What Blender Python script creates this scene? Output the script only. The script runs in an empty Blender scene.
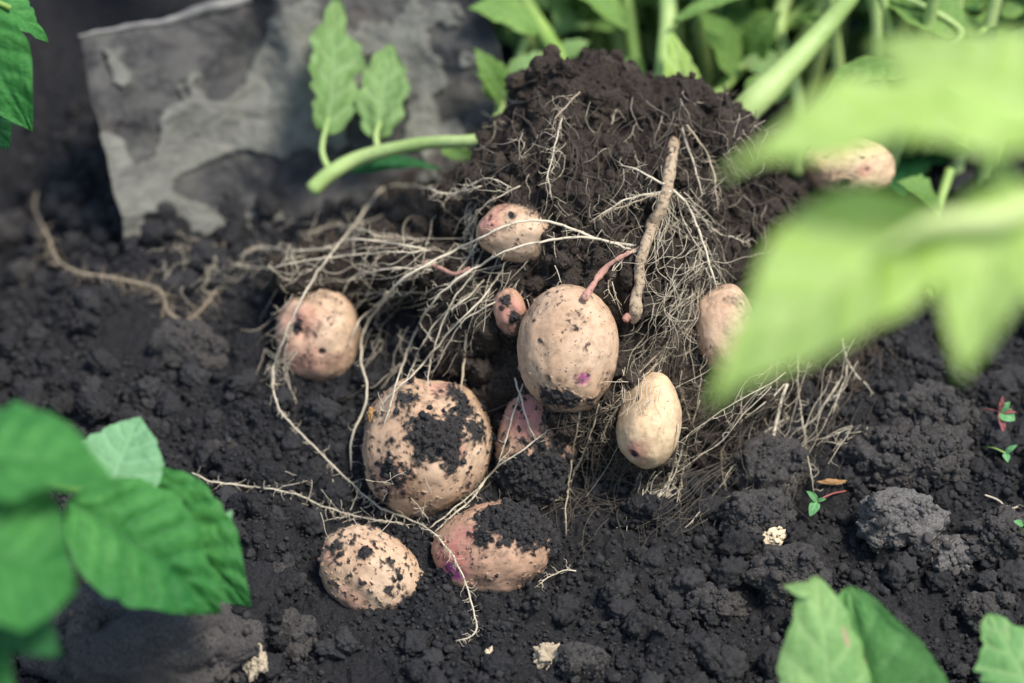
import bpy, bmesh, math, random
import numpy as np
from mathutils import Vector
from mathutils.bvhtree import BVHTree
from mathutils.kdtree import KDTree

rng = np.random.default_rng(11)
random.seed(11)
scene = bpy.context.scene
COL = scene.collection

# ------------------------------------------------------------------ camera
PITCH = math.radians(30.0)
FOC, SENS, W, H = 85.0, 36.0, 1024, 683
D = 1.09
DIR = np.array([0, math.cos(PITCH), -math.sin(PITCH)])
UP = np.array([0, math.sin(PITCH), math.cos(PITCH)])
RIGHT = np.array([1.0, 0, 0])
CAM = np.array([0, 0, 0.10]) - D * DIR
K = SENS / FOC / W                      # metres per pixel per metre of depth


def P(px, py, dd=0.0):
    """a point in the world, dd metres behind the plane of focus"""
    dep = D + dd
    return CAM + DIR * dep + RIGHT * ((px - W / 2) * K * dep) + UP * ((H / 2 - py) * K * dep)


def ray(px, py):
    v = DIR + RIGHT * ((px - W / 2) * K) + UP * ((H / 2 - py) * K)
    return v / np.linalg.norm(v)


cam_d = bpy.data.cameras.new('camera')
cam_d.lens, cam_d.sensor_width = FOC, SENS
cam_d.clip_start, cam_d.clip_end = 0.01, 500
cam_d.dof.use_dof = True
cam_d.dof.focus_distance = D - 0.02
cam_d.dof.aperture_fstop = 3.6
cam_o = bpy.data.objects.new('camera', cam_d)
COL.objects.link(cam_o)
cam_o.location = CAM
cam_o.rotation_euler = (math.pi / 2 - PITCH, 0, 0)
scene.camera = cam_o

# ------------------------------------------------------------------ numpy noise
GT = np.random.default_rng(5).normal(size=(512, 3))
GT /= np.linalg.norm(GT, axis=1)[:, None]


def h32(ix, iy, iz, s):
    h = (ix.astype(np.int64) * 73856093) ^ (iy.astype(np.int64) * 19349663) ^ (iz.astype(np.int64) * 83492791) ^ (s * 2654435)
    h = (h ^ (h >> 13)) * 1274126177 & 0x7fffffff
    h = (h ^ (h >> 15)) * 668265263 & 0x7fffffff
    return h ^ (h >> 14)


def perlin(p, s=0):
    i = np.floor(p).astype(np.int64)
    f = p - i
    u = f * f * f * (f * (f * 6 - 15) + 10)
    r = np.zeros(len(p))
    for dx in (0, 1):
        wx = u[:, 0] if dx else 1 - u[:, 0]
        for dy in (0, 1):
            wy = u[:, 1] if dy else 1 - u[:, 1]
            for dz in (0, 1):
                wz = u[:, 2] if dz else 1 - u[:, 2]
                g = GT[h32(i[:, 0] + dx, i[:, 1] + dy, i[:, 2] + dz, s) & 511]
                dot = g[:, 0] * (f[:, 0] - dx) + g[:, 1] * (f[:, 1] - dy) + g[:, 2] * (f[:, 2] - dz)
                r += wx * wy * wz * dot
    return r * 1.5


def fbm(p, o=4, s=0):
    r, a = np.zeros(len(p)), 1.0
    for k in range(o):
        r += a * perlin(p, s + k * 17)
        p = p * 2.03 + 3.1
        a *= .5
    return r


def grains(p, s, prob=.7, rmin=.35, rmax=.75, flat=False):
    """height of a heap of round crumbs, in cell units (p already divided by the cell)"""
    i = np.floor(p).astype(np.int64)
    best = np.zeros(len(p))
    zr = (0,) if flat else (-1, 0, 1)
    for dx in (-1, 0, 1):
        for dy in (-1, 0, 1):
            for dz in zr:
                cx, cy, cz = i[:, 0] + dx, i[:, 1] + dy, (np.zeros_like(i[:, 0]) if flat else i[:, 2] + dz)
                h = h32(cx, cy, cz, s)
                a, b, c = (h & 1023) / 1023, ((h >> 10) & 1023) / 1023, ((h >> 20) & 1023) / 1023
                g = h32(cx, cy, cz, s + 91)
                r = rmin + (rmax - rmin) * ((g & 1023) / 1023) ** 2
                on = ((g >> 10) & 1023) / 1023 < prob
                d2 = (p[:, 0] - cx - .15 - .7 * a) ** 2 + (p[:, 1] - cy - .15 - .7 * b) ** 2
                if not flat:
                    d2 = d2 + (p[:, 2] - cz - c) ** 2
                hh = np.where(on, np.sqrt(np.maximum(r * r - d2, 0)), 0)
                np.maximum(best, hh, out=best)
    return best


def sstep(a, b, x):
    t = np.clip((x - a) / (b - a), 0, 1)
    return t * t * (3 - 2 * t)


# ------------------------------------------------------------------ mesh building
ORG = {}


class MB:
    def __init__(self):
        self.v, self.q, self.t, self.n, self.at = [], [], [], 0, {}

    def add(self, V, Q=None, T=None, **at):
        V = np.asarray(V, float)
        for k in set(self.at) | set(at):
            if k not in self.at:
                self.at[k] = [np.zeros(self.n)]
            self.at[k].append(np.broadcast_to(np.asarray(at.get(k, 0.0), float), (len(V),)))
        self.v.append(V)
        if Q is not None and len(Q):
            self.q.append(np.asarray(Q, np.int64) + self.n)
        if T is not None and len(T):
            self.t.append(np.asarray(T, np.int64) + self.n)
        self.n += len(V)

    def build(self, name, mat, parent=None, loc=None, smooth=True):
        V = np.concatenate(self.v)
        if parent is not None:
            o0 = np.asarray(ORG[parent])
        else:
            o0 = np.asarray(loc) if loc is not None else np.array([V[:, 0].mean(), V[:, 1].mean(), V[:, 2].min()])
        me = bpy.data.meshes.new(name)
        Q = np.concatenate(self.q) if self.q else np.zeros((0, 4), np.int64)
        T = np.concatenate(self.t) if self.t else np.zeros((0, 3), np.int64)
        me.vertices.add(len(V))
        me.vertices.foreach_set('co', (V - o0).astype(np.float32).ravel())
        nl = Q.size + T.size
        me.loops.add(nl)
        me.loops.foreach_set('vertex_index', np.concatenate([Q.ravel(), T.ravel()]).astype(np.int32))
        me.polygons.add(len(Q) + len(T))
        st = np.concatenate([np.arange(len(Q)) * 4, Q.size + np.arange(len(T)) * 3]).astype(np.int32)
        me.polygons.foreach_set('loop_start', st)
        me.polygons.foreach_set('use_smooth', np.full(len(st), smooth))
        me.update(calc_edges=True)
        for k, a in self.at.items():
            d = me.attributes.new(k, 'FLOAT', 'POINT')
            d.data.foreach_set('value', np.concatenate(a).astype(np.float32))
        me.materials.append(mat)
        o = bpy.data.objects.new(name, me)
        COL.objects.link(o)
        if parent is not None:
            o.parent = parent
        else:
            o.location = o0
        ORG[o] = o0
        return o


def thing(name, label, cat, loc, group=None):
    o = bpy.data.objects.new(name, None)
    o.empty_display_size = .02
    COL.objects.link(o)
    o.location = loc
    ORG[o] = np.asarray(loc, float)
    return tag(o, label, cat, group)


def tag(o, label=None, cat=None, group=None, kind=None):
    if label: o['label'] = label
    if cat: o['category'] = cat
    if group: o['group'] = group
    if kind: o['kind'] = kind
    return o


def ico(k):
    bm = bmesh.new()
    bmesh.ops.create_icosphere(bm, subdivisions=k, radius=1)
    V = np.array([v.co[:] for v in bm.verts])
    T = np.array([[v.index for v in f.verts] for f in bm.faces])
    bm.free()
    return V, T


ICO = {k: ico(k) for k in (2, 3, 4, 5, 6, 7)}


def catmull(pts, n):
    p = np.asarray(pts, float)
    p = np.vstack([2 * p[0] - p[1], p, 2 * p[-1] - p[-2]])
    seg = np.linalg.norm(np.diff(p[1:-1], axis=0), axis=1)
    cum = np.concatenate([[0], np.cumsum(seg)])
    s = np.linspace(0, cum[-1], n)
    k = np.clip(np.searchsorted(cum, s, 'right') - 1, 0, len(seg) - 1)
    t = ((s - cum[k]) / np.maximum(seg[k], 1e-9))[:, None]
    a, b, c, d = p[k], p[k + 1], p[k + 2], p[k + 3]
    return .5 * (2 * b + (c - a) * t + (2 * a - 5 * b + 4 * c - d) * t * t + (3 * b - a - 3 * c + d) * t ** 3)


def tube(mb, pts, rad, sides=6, cap=True, **at):
    p = np.asarray(pts, float)
    n = len(p)
    rad = np.broadcast_to(np.asarray(rad, float), (n,))
    tan = np.gradient(p, axis=0)
    tan /= np.maximum(np.linalg.norm(tan, axis=1), 1e-12)[:, None]
    ref = np.array([.3, .5, .8]) if abs(tan[0] @ np.array([.3, .5, .8])) < .9 else np.array([1., 0, 0])
    u = np.empty_like(p)
    c = ref
    for i in range(n):
        c = c - tan[i] * (c @ tan[i])
        c = c / max(np.linalg.norm(c), 1e-9)
        u[i] = c
    w = np.cross(tan, u)
    a = np.arange(sides) * 2 * math.pi / sides
    V = p[:, None] + rad[:, None, None] * (u[:, None] * np.cos(a)[None, :, None] + w[:, None] * np.sin(a)[None, :, None])
    V = V.reshape(-1, 3)
    i, j = np.meshgrid(np.arange(n - 1), np.arange(sides), indexing='ij')
    j2 = (j + 1) % sides
    Q = np.stack([i * sides + j, i * sides + j2, (i + 1) * sides + j2, (i + 1) * sides + j], -1).reshape(-1, 4)
    T = None
    if cap:
        V = np.vstack([V, p[0] - tan[0] * rad[0] * .5, p[-1] + tan[-1] * rad[-1] * .5])
        k = np.arange(sides)
        T = np.vstack([np.stack([(k + 1) % sides, k, np.full(sides, n * sides)], 1),
                       np.stack([k + (n - 1) * sides, (k + 1) % sides + (n - 1) * sides, np.full(sides, n * sides + 1)], 1)])
    mb.add(V, Q, T, **at)


# ------------------------------------------------------------------ materials
class NT:
    def __init__(self, name):
        self.m = bpy.data.materials.new(name)
        self.m.use_nodes = True
        self.t = self.m.node_tree
        self.b = self.t.nodes['Principled BSDF']
        self.out = self.t.nodes['Material Output']
        self.co = self.t.nodes.new('ShaderNodeTexCoord').outputs['Object']

    def n(self, ty, **kw):
        x = self.t.nodes.new('ShaderNode' + ty)
        for k, v in kw.items():
            if isinstance(v, bpy.types.NodeSocket):
                self.t.links.new(v, x.inputs[k])
            elif k in x.inputs:
                x.inputs[k].default_value = v
            else:
                setattr(x, k, v)
        return x

    def noise(self, scale, detail=4, rough=.55):
        return self.n('TexNoise', Vector=self.co, Scale=scale, Detail=detail, Roughness=rough).outputs['Fac']

    def vor(self, scale):
        return self.n('TexVoronoi', Vector=self.co, Scale=scale).outputs['Distance']

    def ramp(self, f, *stops):
        r = self.t.nodes.new('ShaderNodeValToRGB')
        self.t.links.new(f, r.inputs[0])
        e = r.color_ramp.elements
        while len(e) < len(stops): e.new(.5)
        for x, (p, c) in zip(e, stops):
            x.position = p
            x.color = (c, c, c, 1) if not hasattr(c, '__len__') else (*c, 1)
        return r.outputs['Color']

    def mix(self, f, a, b, mode='MIX'):
        m = self.t.nodes.new('ShaderNodeMix')
        m.data_type = 'RGBA'
        m.blend_type = mode
        for q, v in ((0, f), (6, a), (7, b)):
            s = m.inputs[q]
            if isinstance(v, bpy.types.NodeSocket): self.t.links.new(v, s)
            elif hasattr(v, '__len__'): s.default_value = (*v, 1)
            else: s.default_value = v if q == 0 else (v, v, v, 1)
        return m.outputs[2]

    def math(self, op, a, b=0.0):
        m = self.t.nodes.new('ShaderNodeMath')
        m.operation = op
        for s, v in zip(m.inputs, (a, b)):
            if isinstance(v, bpy.types.NodeSocket): self.t.links.new(v, s)
            else: s.default_value = v
        return m.outputs[0]

    def attr(self, name):
        return self.n('Attribute', attribute_name=name).outputs['Fac']

    def set(self, **kw):
        names = {'color': 'Base Color', 'rough': 'Roughness', 'spec': 'Specular IOR Level', 'normal': 'Normal', 'metal': 'Metallic'}
        for k, v in kw.items():
            s = self.b.inputs[names[k]]
            if isinstance(v, bpy.types.NodeSocket): self.t.links.new(v, s)
            elif hasattr(v, '__len__'): s.default_value = (*v, 1)
            else: s.default_value = v
        return self

    def bump(self, h, dist, strength=1.0):
        return self.n('Bump', Height=h, Distance=dist, Strength=strength).outputs['Normal']


def soil_colour(t, lo, hi, warm):
    f = t.ramp(t.noise(55, 5, .6), (.3, lo), (.72, hi))
    f = t.mix(t.ramp(t.noise(16, 3), (.42, 0.), (.62, 1.)), f, warm, 'MIX')
    f = t.mix(t.ramp(t.noise(900, 3, .7), (.35, 0.), (.7, 1.)), f, tuple(min(1, c * 1.9) for c in hi))
    f = t.mix(t.ramp(t.noise(11, 3, .6), (.5, 0.), (.68, .45)), f, tuple(c * k for c, k in zip(hi, (1.35, 1.25, 1.1))))
    # pale mineral specks
    f = t.mix(t.ramp(t.noise(1500, 1), (.74, 0.), (.8, .8)), f, (.22, .2, .18))
    return f


def soil_mat(name, lo, hi, warm, bump=.0011, tone=(.052, .050, .050)):
    t = NT(name)
    col = t.mix(t.attr('tone'), soil_colour(t, lo, hi, warm), tone)
    h = t.math('ADD', t.noise(1100, 5, .7), t.math('MULTIPLY', t.noise(350, 4, .6), 1.5))
    t.set(color=col, rough=.95, spec=.12, normal=t.bump(h, bump, .9))
    return t.m


M_SOIL = soil_mat('dark_soil', (.0075, .0075, .0082), (.0190, .0187, .0198), (.0133, .0129, .0133))
M_BALL = soil_mat('root_soil', (.0105, .0088, .0078), (.036, .028, .0225), (.023, .018, .0148), tone=(.070, .055, .043))
M_CLOD = soil_mat('clod_soil', (.022, .020, .019), (.050, .046, .043), (.038, .034, .031))
M_DRYCLOD = soil_mat('dry_clod_soil', (.062, .058, .055), (.11, .102, .095), (.085, .077, .07))
M_STONE = soil_mat('smooth_clod', (.030, .028, .027), (.058, .053, .050), (.045, .040, .036))
M_CRUMB = soil_mat('crumb_soil', (.0085, .0085, .0093), (.0240, .0236, .0249), (.0163, .0158, .0162))


def root_mat(name, a, b, dirt=.5):
    t = NT(name)
    c = t.mix(t.noise(90, 3), a, b)
    c = t.mix(t.ramp(t.noise(420, 4, .7), (dirt, 0.), (dirt + .14, .85)), c, (.045, .037, .03))
    t.set(color=c, rough=.75, spec=.2, normal=t.bump(t.noise(1400, 3), .0003, .6))
    return t.m


M_ROOT = root_mat('root_skin', (.46, .385, .27), (.68, .60, .455), .57)
M_ROOT2 = root_mat('root_skin_brown', (.27, .21, .14), (.50, .41, .29), .55)
M_HAIR = root_mat('hair_root', (.046, .038, .030), (.165, .138, .103), .5)
M_STEM = root_mat('underground_stem', (.28, .20, .125), (.46, .355, .24), .49)
M_PINK = root_mat('stolon_skin', (.38, .17, .14), (.47, .29, .21), .54)
M_COAT = root_mat('soil_coated_root', (.024, .018, .015), (.060, .046, .035), .5)


def potato_mat(name, base, pale, pinkc):
    t = NT(name)
    c = t.mix(t.ramp(t.noise(38, 4), (.35, 0.), (.65, 1.)), base, pale)
    c = t.mix(t.math('MULTIPLY', t.attr('pink'), t.ramp(t.noise(190, 5, .7), (.3, .3), (.65, 1.))), c, pinkc)
    c = t.mix(t.math('MULTIPLY', t.attr('purple'), t.ramp(t.noise(420, 4), (.3, .35), (.6, 1.))), c, (.30, .035, .20))
    # film of dried earth, pores and specks
    c = t.mix(t.ramp(t.noise(240, 5, .7), (.48, 0.), (.72, .65)), c, (.20, .125, .075))
    c = t.mix(t.ramp(t.noise(75, 4, .6), (.50, 0.), (.72, .5)), c, (.25, .15, .085))
    c = t.mix(t.ramp(t.noise(620, 3, .6), (.655, 0.), (.72, .9)), c, (.06, .042, .03))
    fm = t.math('MULTIPLY', t.attr('film'), t.ramp(t.noise(330, 5, .75), (.38, .1), (.62, .85)))  # earth smear together with painted underside shade
    c = t.mix(fm, c, (.095, .064, .042))
    d = t.attr('dirt')
    c = t.mix(t.attr('eye'), c, (.07, .035, .035))
    sc = t.mix(t.ramp(t.noise(900, 3, .7), (.35, 0.), (.7, 1.)), (.014, .0125, .013), (.05, .045, .042))
    c = t.mix(d, c, sc)
    h = t.math('ADD', t.math('MULTIPLY', t.noise(700, 4, .6), .18), t.math('MULTIPLY', t.noise(1300, 4, .7), t.math('ADD', t.math('MULTIPLY', d, 1.6), .2)))
    t.set(color=c, rough=t.math('ADD', t.math('MULTIPLY', d, .38), .56), spec=.28, normal=t.bump(h, .0005, .7))
    return t.m


M_POT = potato_mat('potato_skin', (.46, .285, .172), (.62, .445, .30), (.50, .19, .16))
M_POTY = potato_mat('potato_skin_yellow', (.54, .345, .185), (.74, .55, .34), (.50, .20, .15))
M_POTR = potato_mat('potato_skin_rosy', (.40, .23, .145), (.54, .33, .22), (.44, .13, .13))


def leaf_mat(name, dark, light, vein, trans=.35, tcol=None, gloss=.58, spots=0.0):
    t = NT(name)
    c = t.mix(t.ramp(t.noise(28, 4), (.3, 0.), (.7, 1.)), dark, light)
    c = t.mix(t.ramp(t.noise(330, 3), (.4, 0.), (.75, .5)), c, tuple(x * .75 for x in dark))
    c = t.mix(t.math('MULTIPLY', t.attr('vein'), .75), c, vein)
    if spots:
        c = t.mix(t.ramp(t.noise(85, 2), (.66, 0.), (.72, spots)), c, (.42, .33, .2))
    nb = t.bump(t.math('ADD', t.noise(480, 3), t.noise(190, 3)), .0010, .6)
    t.set(color=c, rough=gloss, spec=.2, normal=nb)
    tr = t.n('BsdfTranslucent', Normal=nb)
    t.t.links.new(t.mix(1.0, c, tcol or (1.0, 1.0, .55), 'MULTIPLY'), tr.inputs['Color'])
    ms = t.n('MixShader', Fac=trans)
    t.t.links.new(t.b.outputs[0], ms.inputs[1])
    t.t.links.new(tr.outputs[0], ms.inputs[2])
    t.t.links.new(ms.outputs[0], t.out.inputs['Surface'])
    return t.m


M_LEAFG = leaf_mat('leaf_emerald', (.026, .150, .032), (.080, .275, .060), (.022, .12, .030), .3)
M_LEAFD = leaf_mat('leaf_deep', (.014, .085, .022), (.034, .14, .038), (.05, .2, .08), .25)
M_LEAFP = leaf_mat('leaf_pale_mint', (.16, .36, .17), (.24, .47, .23), (.32, .55, .3), .35)
M_LEAFY = leaf_mat('leaf_lime_backlit', (.41, .61, .125), (.57, .75, .24), (.66, .80, .40), .45, (1, 1, .6))  # backlight is put into this raised base colour
M_LEAFB = leaf_mat('leaf_back', (.13, .25, .05), (.27, .43, .12), (.22, .38, .15), .35)
M_LEAFU = leaf_mat('leaf_underside', (.17, .30, .09), (.28, .42, .16), (.36, .5, .24), .35, spots=.35)
M_LEAFO = leaf_mat('leaf_old', (.16, .32, .10), (.28, .45, .16), (.35, .5, .2), .3, spots=.9)
M_LEAFM = leaf_mat('leaf_mid', (.08, .235, .06), (.15, .34, .10), (.22, .42, .15), .3, spots=.6)
M_LEAFO2 = leaf_mat('leaf_old_edge', (.12, .30, .09), (.25, .42, .15), (.35, .5, .2), .3, spots=1.)


def stem_mat(name, a, b):
    t = NT(name)
    c = t.mix(t.ramp(t.noise(25, 4), (.3, 0.), (.7, 1.)), a, b)
    c = t.mix(t.ramp(t.noise(210, 3), (.55, 0.), (.75, .4)), c, tuple(x * .6 for x in a))
    t.set(color=c, rough=.5, spec=.3, normal=t.bump(t.noise(300, 3), .0005, .5))
    return t.m


M_STALK = stem_mat('stalk_pale', (.26, .38, .11), (.43, .54, .21))
M_STALKL = stem_mat('stalk_lime', (.46, .56, .20), (.60, .68, .32))
M_STALKG = stem_mat('stalk_green', (.18, .30, .06), (.30, .42, .12))
M_STALKR = stem_mat('seedling_stem', (.25, .07, .06), (.35, .13, .10))
M_SEEDRED = leaf_mat('seedling_leaf_red', (.22, .05, .06), (.34, .12, .11), (.4, .16, .14), .3)
M_SEED = leaf_mat('seedling_leaf', (.10, .30, .10), (.17, .40, .16), (.3, .5, .25), .3)
M_CHIP = root_mat('dry_chip', (.55, .42, .26), (.72, .60, .42), .7)
M_BARK = root_mat('dry_bark', (.26, .14, .06), (.42, .24, .10), .6)


def spade_mat():
    t = NT('spade_steel')
    mud = t.attr('mud')
    c = t.mix(t.ramp(t.noise(40, 5, .65), (.35, 0.), (.68, 1.)), (.009, .0085, .009), (.036, .034, .033))
    c = t.mix(t.ramp(t.noise(22, 4), (.5, 0.), (.68, .75)), c, (.045, .033, .025))
    m = t.mix(t.ramp(t.noise(60, 5, .6), (.3, 0.), (.7, 1.)), (.105, .104, .088), (.175, .172, .145))
    c = t.mix(mud, c, m)
    t.set(color=c, rough=t.math('ADD', t.math('MULTIPLY', mud, .3), .6), spec=.35, normal=t.bump(t.noise(300, 4, .6), .001, .6))
    return t.m


M_SPADE = spade_mat()
t = NT('worn_steel_edge'); t.set(color=t.mix(t.noise(60, 4), (.05, .047, .043), (.26, .245, .22)), rough=.5, spec=.5); M_EDGE = t.m
t = NT('ash_wood'); t.set(color=t.mix(t.noise(30, 4), (.22, .15, .09), (.33, .24, .15)), rough=.7); M_WOOD = t.m

# ------------------------------------------------------------------ ground
FX0, FX1, FY0, FY1, ST = -.30, .32, -.25, .40, .00082


def axis(a, b, h):
    mid = np.arange(a, b, h)
    g, s, x = [], h, 0
    while x < 70:
        s *= 1.16
        x += s
        g.append(x)
    g = np.array(g)
    return np.concatenate([a - g[::-1], mid, mid[-1] + g])


KY = [-80, -1, -.27, -.17, -.11, 0, .3, .5, 1, 80]
KZ = [-.02, -.02, -.016, -.010, .006, .036, .117, .15, .16, .16]


def ground_base(x, y):
    z = np.zeros_like(x)
    for o in (-.03, -.015, 0, .015, .03):
        z += np.interp(y + o, KY, KZ) / 5
    z = z + .055 * np.exp(-((x - .04) / .10) ** 2 - ((y - .09) / .085) ** 2)
    z = z + .016 * np.exp(-((x - .19) / .06) ** 2 - ((y - .03) / .06) ** 2)      # heap at the right
    z = z - .06 * np.exp(-((x + .285) / .05) ** 2 - ((y - .20) / .08) ** 2)      # hollow beside the spade, shaped deep so that shade gathers there
    return z


def ground_h(x, y):
    p = np.stack([x, y, np.zeros_like(x)], 1)
    z = ground_base(x, y) + .0075 * fbm(p / .07, 3, 3)
    w = sstep(-.34, -.28, x) * (1 - sstep(.30, .36, x)) * sstep(-.30, -.24, y) * (1 - sstep(.38, .44, y))
    k = w > 0
    q = p[k]
    wob = np.stack([perlin(q / .006, 41), perlin(q / .006, 42), np.zeros(len(q))], 1) * .0016
    wob2 = np.stack([perlin(q / .0022, 43), perlin(q / .0022, 44), np.zeros(len(q))], 1) * .0006
    q = q + wob + wob2
    dens = sstep(-.25, .25, fbm(q / .05, 2, 60))           # coarse heaps here, fine tilth there
    a = grains(q / .030, 7, .30, .22, .50, True) * .030 * .55
    b = grains(q / .014 + 5.3, 8, .50, .25, .55, True) * .014 * .75 * (.4 + .6 * dens)
    c = grains(q / .0068 + 9.1, 9, .62, .25, .60, True) * .0068 * .85
    d = grains(q / .0034 + 2.7, 10, .75, .30, .62, True) * .0034 * .85
    hh = a * 1.3 + np.maximum(b, c) + .7 * np.minimum(b, c) + d * 1.0
    hh += .0007 * fbm(q / .0025, 2, 77)
    z[k] += (hh - .006) * w[k]
    return z


gx, gy = axis(FX0, FX1, ST), axis(FY0, FY1, ST)
X, Y = np.meshgrid(gx, gy, indexing='ij')
Z = ground_h(X.ravel(), Y.ravel()).reshape(X.shape)
nx, ny = X.shape
i, j = np.meshgrid(np.arange(nx - 1), np.arange(ny - 1), indexing='ij')
mb = MB()
mb.add(np.stack([X, Y, Z], -1).reshape(-1, 3), np.stack([i * ny + j, (i + 1) * ny + j, (i + 1) * ny + j + 1, i * ny + j + 1], -1).reshape(-1, 4))
tag(mb.build('ground', M_SOIL, loc=(0, 0, 0)), kind='structure')


def ground_z(x, y):
    """nearest height of the built ground"""
    a = np.clip(np.searchsorted(gx, x), 0, nx - 1)
    b = np.clip(np.searchsorted(gy, y), 0, ny - 1)
    return Z[a, b]


s3 = 3
Xc, Yc, Zc = X[::s3, ::s3], Y[::s3, ::s3], Z[::s3, ::s3]
cnx, cny = Xc.shape
i, j = np.meshgrid(np.arange(cnx - 1), np.arange(cny - 1), indexing='ij')
GV = np.stack([Xc, Yc, Zc], -1).reshape(-1, 3)
GQ = np.stack([i * cny + j, (i + 1) * cny + j, (i + 1) * cny + j + 1, i * cny + j + 1], -1).reshape(-1, 4)
BV_G = BVHTree.FromPolygons(GV.tolist(), GQ.tolist())

# ------------------------------------------------------------------ the ball of soil round the roots
ELL = [(565, 112, .075, 58, 55, .05), (538, 150, .075, 52, 58, .05), (645, 135, .085, 88, 58, .055), (585, 95, .085, 50, 38, .04),
       (715, 178, .085, 72, 70, .055), (600, 205, .075, 150, 95, .07), (495, 215, .085, 66, 42, .05),
       (610, 300, .070, 165, 120, .075), (600, 400, .060, 140, 100, .07), (760, 270, .09, 95, 95, .06),
       (790, 360, .085, 90, 80, .055), (690, 390, .065, 110, 90, .06), (430, 265, .085, 85, 46, .05), (345, 275, .108, 80, 36, .05), (500, 310, .075, 90, 90, .06)]
mb = MB()
V4, T4 = ICO[4]
for px, py, dd, rx, ry, rd in ELL:
    s = K * (D + dd)
    mb.add(P(px, py, dd) + (V4[:, :1] * rx * s) * RIGHT + (V4[:, 1:2] * ry * s) * UP + (V4[:, 2:] * rd) * DIR, None, T4)
tmp = mb.build('tmp', M_BALL, loc=(0, 0, 0))
md = tmp.modifiers.new('r', 'REMESH')
md.mode = 'VOXEL'
md.voxel_size = .00115
dg = bpy.context.evaluated_depsgraph_get()
ev = tmp.evaluated_get(dg)
me = ev.to_mesh()
nv = len(me.vertices)
BVt = np.empty(nv * 3, np.float32); me.vertices.foreach_get('co', BVt); BVt = BVt.reshape(-1, 3).astype(float)
BN = np.empty(nv * 3, np.float32); me.vertex_normals.foreach_get('vector', BN); BN = BN.reshape(-1, 3).astype(float)
lt = np.empty(len(me.polygons), np.int32); me.polygons.foreach_get('loop_total', lt)
lv = np.empty(len(me.loops), np.int32); me.loops.foreach_get('vertex_index', lv)
BQ = lv.reshape(-1, 4) if (lt == 4).all() else None
ev.to_mesh_clear()
tmp_me = tmp.data
bpy.data.objects.remove(tmp)
bpy.data.meshes.remove(tmp_me)
print('ball verts', nv, BQ is not None)


def ball_disp(p):
    st = np.array([1, 1, .45])
    wob = np.stack([perlin(p / .009, 141), perlin(p / .009, 142), perlin(p / .009, 143)], 1) * .003
    q = p + wob
    h = .012 * fbm(p / .042, 3, 20) + .0055 * fbm(q * st / .014, 3, 23)
    ridge = 1 - np.abs(perlin(q * st / .011, 25))
    h += .0055 * (ridge - .6) + .0028 * (1 - np.abs(perlin(q * st / .0055, 26)) - .6)
    a = grains(q / .013, 30, .55, .3, .62) * .013 * .55
    b = grains(q / .0062 + 3, 31, .65, .3, .62) * .0062 * .75
    c = grains(q / .003 + 7, 32, .75, .3, .62) * .003 * .8
    return h + a + b + c - .006


BS = BVt + BN * ball_disp(BVt)[:, None]
BASE_BALL = P(610, 420, .06); BASE_BALL[2] = .05
clump = thing('root_clump', 'upturned clump of dark soil and pale roots lifted from the ground', 'root clump', BASE_BALL)
mb = MB(); mb.add(BS, BQ)
mb.build('soil_ball', M_BALL, clump)
# coarse copy for ray casts
BV_B = BVHTree.FromPolygons(BS.tolist(), BQ.tolist())


class Multi:
    def __init__(self, trees): self.trees = list(trees)

    def depth(self, px, py):
        """camera depth minus D of the first surface along the pixel's ray, and the normal"""
        r = ray(px, py)
        o, d = Vector(CAM), Vector(r)
        best = None
        for tr in self.trees:
            h = tr.ray_cast(o, d, 5)
            if h[0] is not None and (best is None or h[3] < best[1]): best = (h[1], h[3])
        if best is None: return .4, Vector((0, 0, 1))
        return best[1] * float(r @ DIR) - D, best[0]


SOIL = Multi([BV_G, BV_B])

# ------------------------------------------------------------------ potatoes
PIN = 'freshly dug potatoes'
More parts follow.
